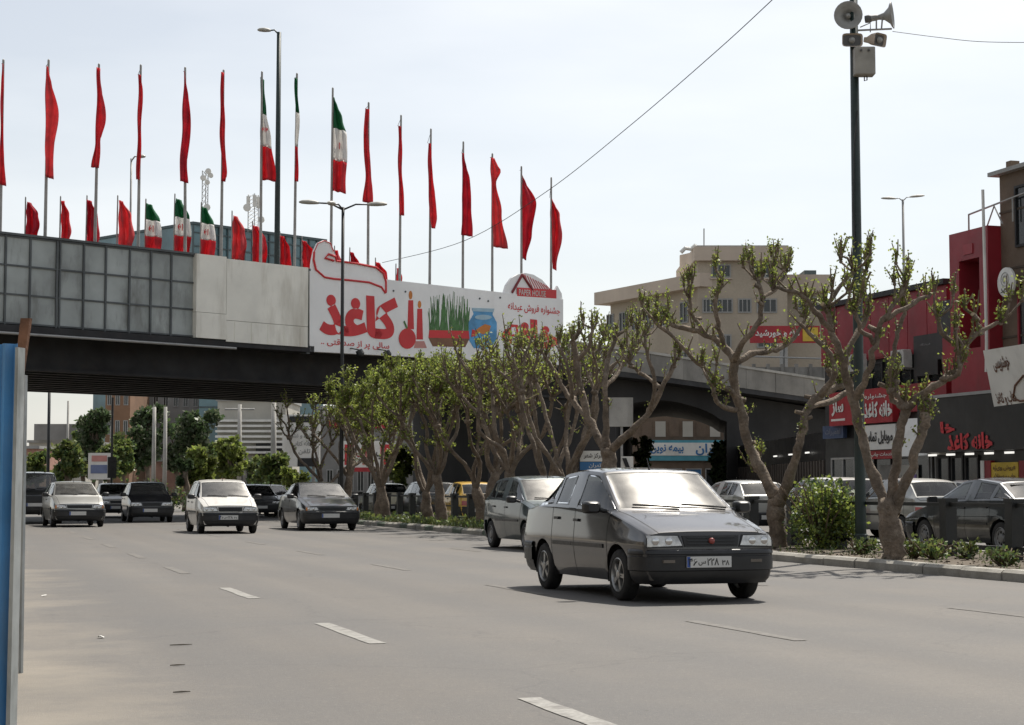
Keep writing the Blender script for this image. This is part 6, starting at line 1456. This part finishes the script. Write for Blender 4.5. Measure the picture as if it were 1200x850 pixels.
# ------------------------------------------------------------------ median fence: black posts and rails
FX = 15.25; r = thing('median_fence', 'black post and rail fence along the median', 'fence', (FX, 20, .13)); pm = {}
b = MB(); b.bx(-.1, .1, -.1, .1, 0, .86); b.bx(-.115, .115, -.115, .115, .86, .92); pm = b.mesh('post', m_black)
ys = [19.9+1.85*k for k in range(30)]
for y in ys:
    o = bpy.data.objects.new('post', pm); COL.objects.link(o); o.parent = r; o.location = (0, y-20, 0); o.rotation_euler = (random.uniform(-.02, .02), random.uniform(-.02, .02), 0)
for a, c_ in zip(ys, ys[1:]):
    for z in (.95, .3): b = MB(); b.bx(FX-.025, FX+.025, a+.1, c_-.1, z-.03, z+.03); b.build('rail', m_black, r)
# ------------------------------------------------------------------ road signs on the median
q = GX(695, 45); r = thing('direction_sign', 'white and blue direction sign behind the dark teal hatchback', 'sign', (q.x, q.y, .1)); f = Fac(GX(678, 45), GX(712, 45))
f.pbox(678, 527, 711, 552, -.03, 0, 'panel', m_ink, r); f.pbox(679.5, 528.5, 709.5, 541, 0, .012, 'white_field', m_sign, r); f.pbox(679.5, 541.5, 709.5, 551, 0, .012, 'blue_field', m_blu, r); f.text('مرکز شهر', 684, 531, 706, 538, m_ink, r, .014, .01); f.text('تهران', 690, 543, 704, 549, m_sign, r, .014, .01)
f.box(f.L/2-.04, f.L/2+.04, .1, f.z(695, 550), -.1, -.03, 'post', m_galv, r)
q = GX(735, 43); r = thing('chevron_sign', 'small white chevron sign beside the spreading bare tree', 'sign', (q.x, q.y, .1)); f = Fac(GX(728, 43), GX(742, 43))
f.pbox(728, 535, 742, 570, -.03, 0, 'panel', m_sign, r)
b = MB(); A_ = [PL(x, y, f.A+f.n*.01, f.n) for x, y in ((729, 537), (734, 537), (740, 553), (734, 569), (729, 569), (735, 553))]; b.quadp(A_, f.n, .012); b.build('chevron', m_ink, r); f.box(f.L/2-.03, f.L/2+.03, .1, f.z(735, 565), -.09, -.03, 'post', m_galv, r)
f = Fac(GX(715, 79), GX(743, 79)); r = thing('grey_square_sign', 'pale grey square board hung below the ramp behind the bare tree', 'sign', f.p(0, f.z(728, 500))); f.pbox(714, 466, 742, 500, -.1, 0, 'board', m_concl, r); f.box(f.L*.45, f.L*.55, 0, f.z(728, 480), -.25, -.1, 'post', m_galv, r)
q = G(1014, 590, .14)
# ------------------------------------------------------------------ hoarding at the left edge
m_bluep = M('blue_sheet_paint', (.08, .27, .55), .5, var=.12, vs=3, stain=(.2, .26, .32), ss=4, sl=.6, streak=6); m_whp = M('whitewashed_post', (.42, .44, .43), .7, var=.12, vs=6, stain=(.16, .17, .16), ss=9, sl=.8, streak=4); m_rust = M('rusty_timber', (.19, .095, .055), .9, var=.3, vs=8, bump=.4, bs=30)
D1 = 8.3; f = Fac(GX(-150, D1+.2), GX(16.5, D1)); r = thing('blue_hoarding', 'blue corrugated sheet hoarding with a whitewashed post at the left edge', 'hoarding', f.p(f.L, 0))
zt = f.z(8, 403); b = MB(); rows = [[], []]; n = 60
for k in range(n+1):
    a = f.L*k/n; off = .018*(1 if (k % 6) in (1, 2) else (-1 if (k % 6) in (4, 5) else 0))
    rows[0].append(f.p(a, .02, off)); rows[1].append(f.p(a, zt, off))
b.grid(rows); o = b.build('corrugated_sheet', m_bluep, r); sm = o.modifiers.new('t', 'SOLIDIFY'); sm.thickness = .004
b = MB(); b.add([f.p(f.L-.002, 0, -.03), f.p(f.L+.02, 0, -.03), f.p(f.L+.02, 0, .03), f.p(f.L-.002, 0, .03), f.p(f.L+.01, zt-.02, -.03), f.p(f.L+.026, zt-.02, -.03), f.p(f.L+.026, zt-.02, .03), f.p(f.L+.01, zt-.02, .03)], [(0, 3, 2, 1), (4, 5, 6, 7), (0, 1, 5, 4), (1, 2, 6, 5), (2, 3, 7, 6), (3, 0, 4, 7)]); b.build('edge_post', m_whp, r)
D2 = 11.6; f = Fac(GX(-150, D2+.3), GX(27, D2)); r = thing('grey_hoarding', 'weathered grey sheet edge leaning behind the blue hoarding', 'hoarding', f.p(f.L, 0))
b = MB(); p0, p1 = G(24.5, 790), U(29, 440, D2); p0 = Vector((p0.x, p0.y, 0)); b.tube([p0, p1], [.014, .018], 4); b.build('edge_post', m_whp, r)
b = MB(); b.quadp([f.p(f.L-.8, 0, -.02), p0+Vector((-.02, 0, 0)), p1+Vector((-.02, 0, 0)), f.p(f.L-.8, p1.z, -.02)], f.n, -.01); b.build('sheet', m_grey, r)
b = MB(); P = [U(16.5, 475, D2-.1), U(29.5, 373, D2-.1)]; s_ = Vector((CT, -ST, 0)); n = f.n
b.add([P[0]-s_*.024, P[0]+s_*.024, P[1]+s_*.03, P[1]-s_*.03]+[q-n*.03 for q in (P[0]-s_*.024, P[0]+s_*.024, P[1]+s_*.03, P[1]-s_*.03)], [(0, 1, 2, 3), (7, 6, 5, 4), (0, 4, 5, 1), (1, 5, 6, 2), (2, 6, 7, 3), (3, 7, 4, 0)])
o = b.build('timber_stake', m_rust, r)
# ------------------------------------------------------------------ small things on the asphalt
m_tar = M('tar_strip', (.085, .073, .056), .8, var=.3, vs=8)
for i, (x, y, l, lab) in enumerate(((212, 758, 26, 'thin dark stick lying on the road, farthest of three'), (208, 782, 17, 'thin dark stick lying on the road, middle of three'), (213, 814, 20, 'thin dark stick lying on the road, nearest of three'))):
    p, q = G(x-l/2, y+.6), G(x+l/2, y-.6); b = MB(); b.tube([p+Z*.016, p.lerp(q, .5)+Z*.016+Vector((0, random.uniform(-.006, .006), 0)), q+Z*.015], [.004, .006, .003], 6); o = b.build('stick', m_tar); tag(o, lab, 'stick', 'sticks on the road')
for i, (x, y, lab) in enumerate(((52, 700, 'scrap of white litter on the dusty verge near the hoarding'), (118, 749, 'small pale litter scrap on the verge, nearer the viewer'))):
    p = G(x, y)+Z*.008; b = MB(); k = 7
    pts = [p+Vector((.04*math.cos(t)*random.uniform(.5, 1), .045*math.sin(t)*random.uniform(.5, 1), random.uniform(.0, .02))) for t in [2*math.pi*q/k for q in range(k)]]; b.add(pts+[p+Z*.02], [(j, (j+1) % k, k) for j in range(k)]); o = b.build('litter_scrap', m_sign); tag(o, lab, 'litter', 'litter scraps')
# ------------------------------------------------------------------ terrace added out of the frame to darken reflections in the car sides
f = Fac((-15, -60), (-15, 70)); f.u = Vector((0, -1, 0)); f.A = Vector((-15, 70, 0)); f.n = Vector((1, 0, 0))
r = thing('added_terrace', 'grey terrace of shops added out of view to darken the car sides', 'building', (-15, 5, 0))
for k in range(6):
    f.box(k*21.5, k*21.5+21.2, 0, (11, 13.5, 10, 14, 12, 11)[k], -10, 0, 'wall', (m_grey, m_beige, m_brown)[k % 3], r)
    for j in range(3):
        for q in range(4): f.win(k*21.5+1.5+q*5, k*21.5+4.5+q*5, 1+j*3.3, 3+j*3.3, r, 0, mull=1)
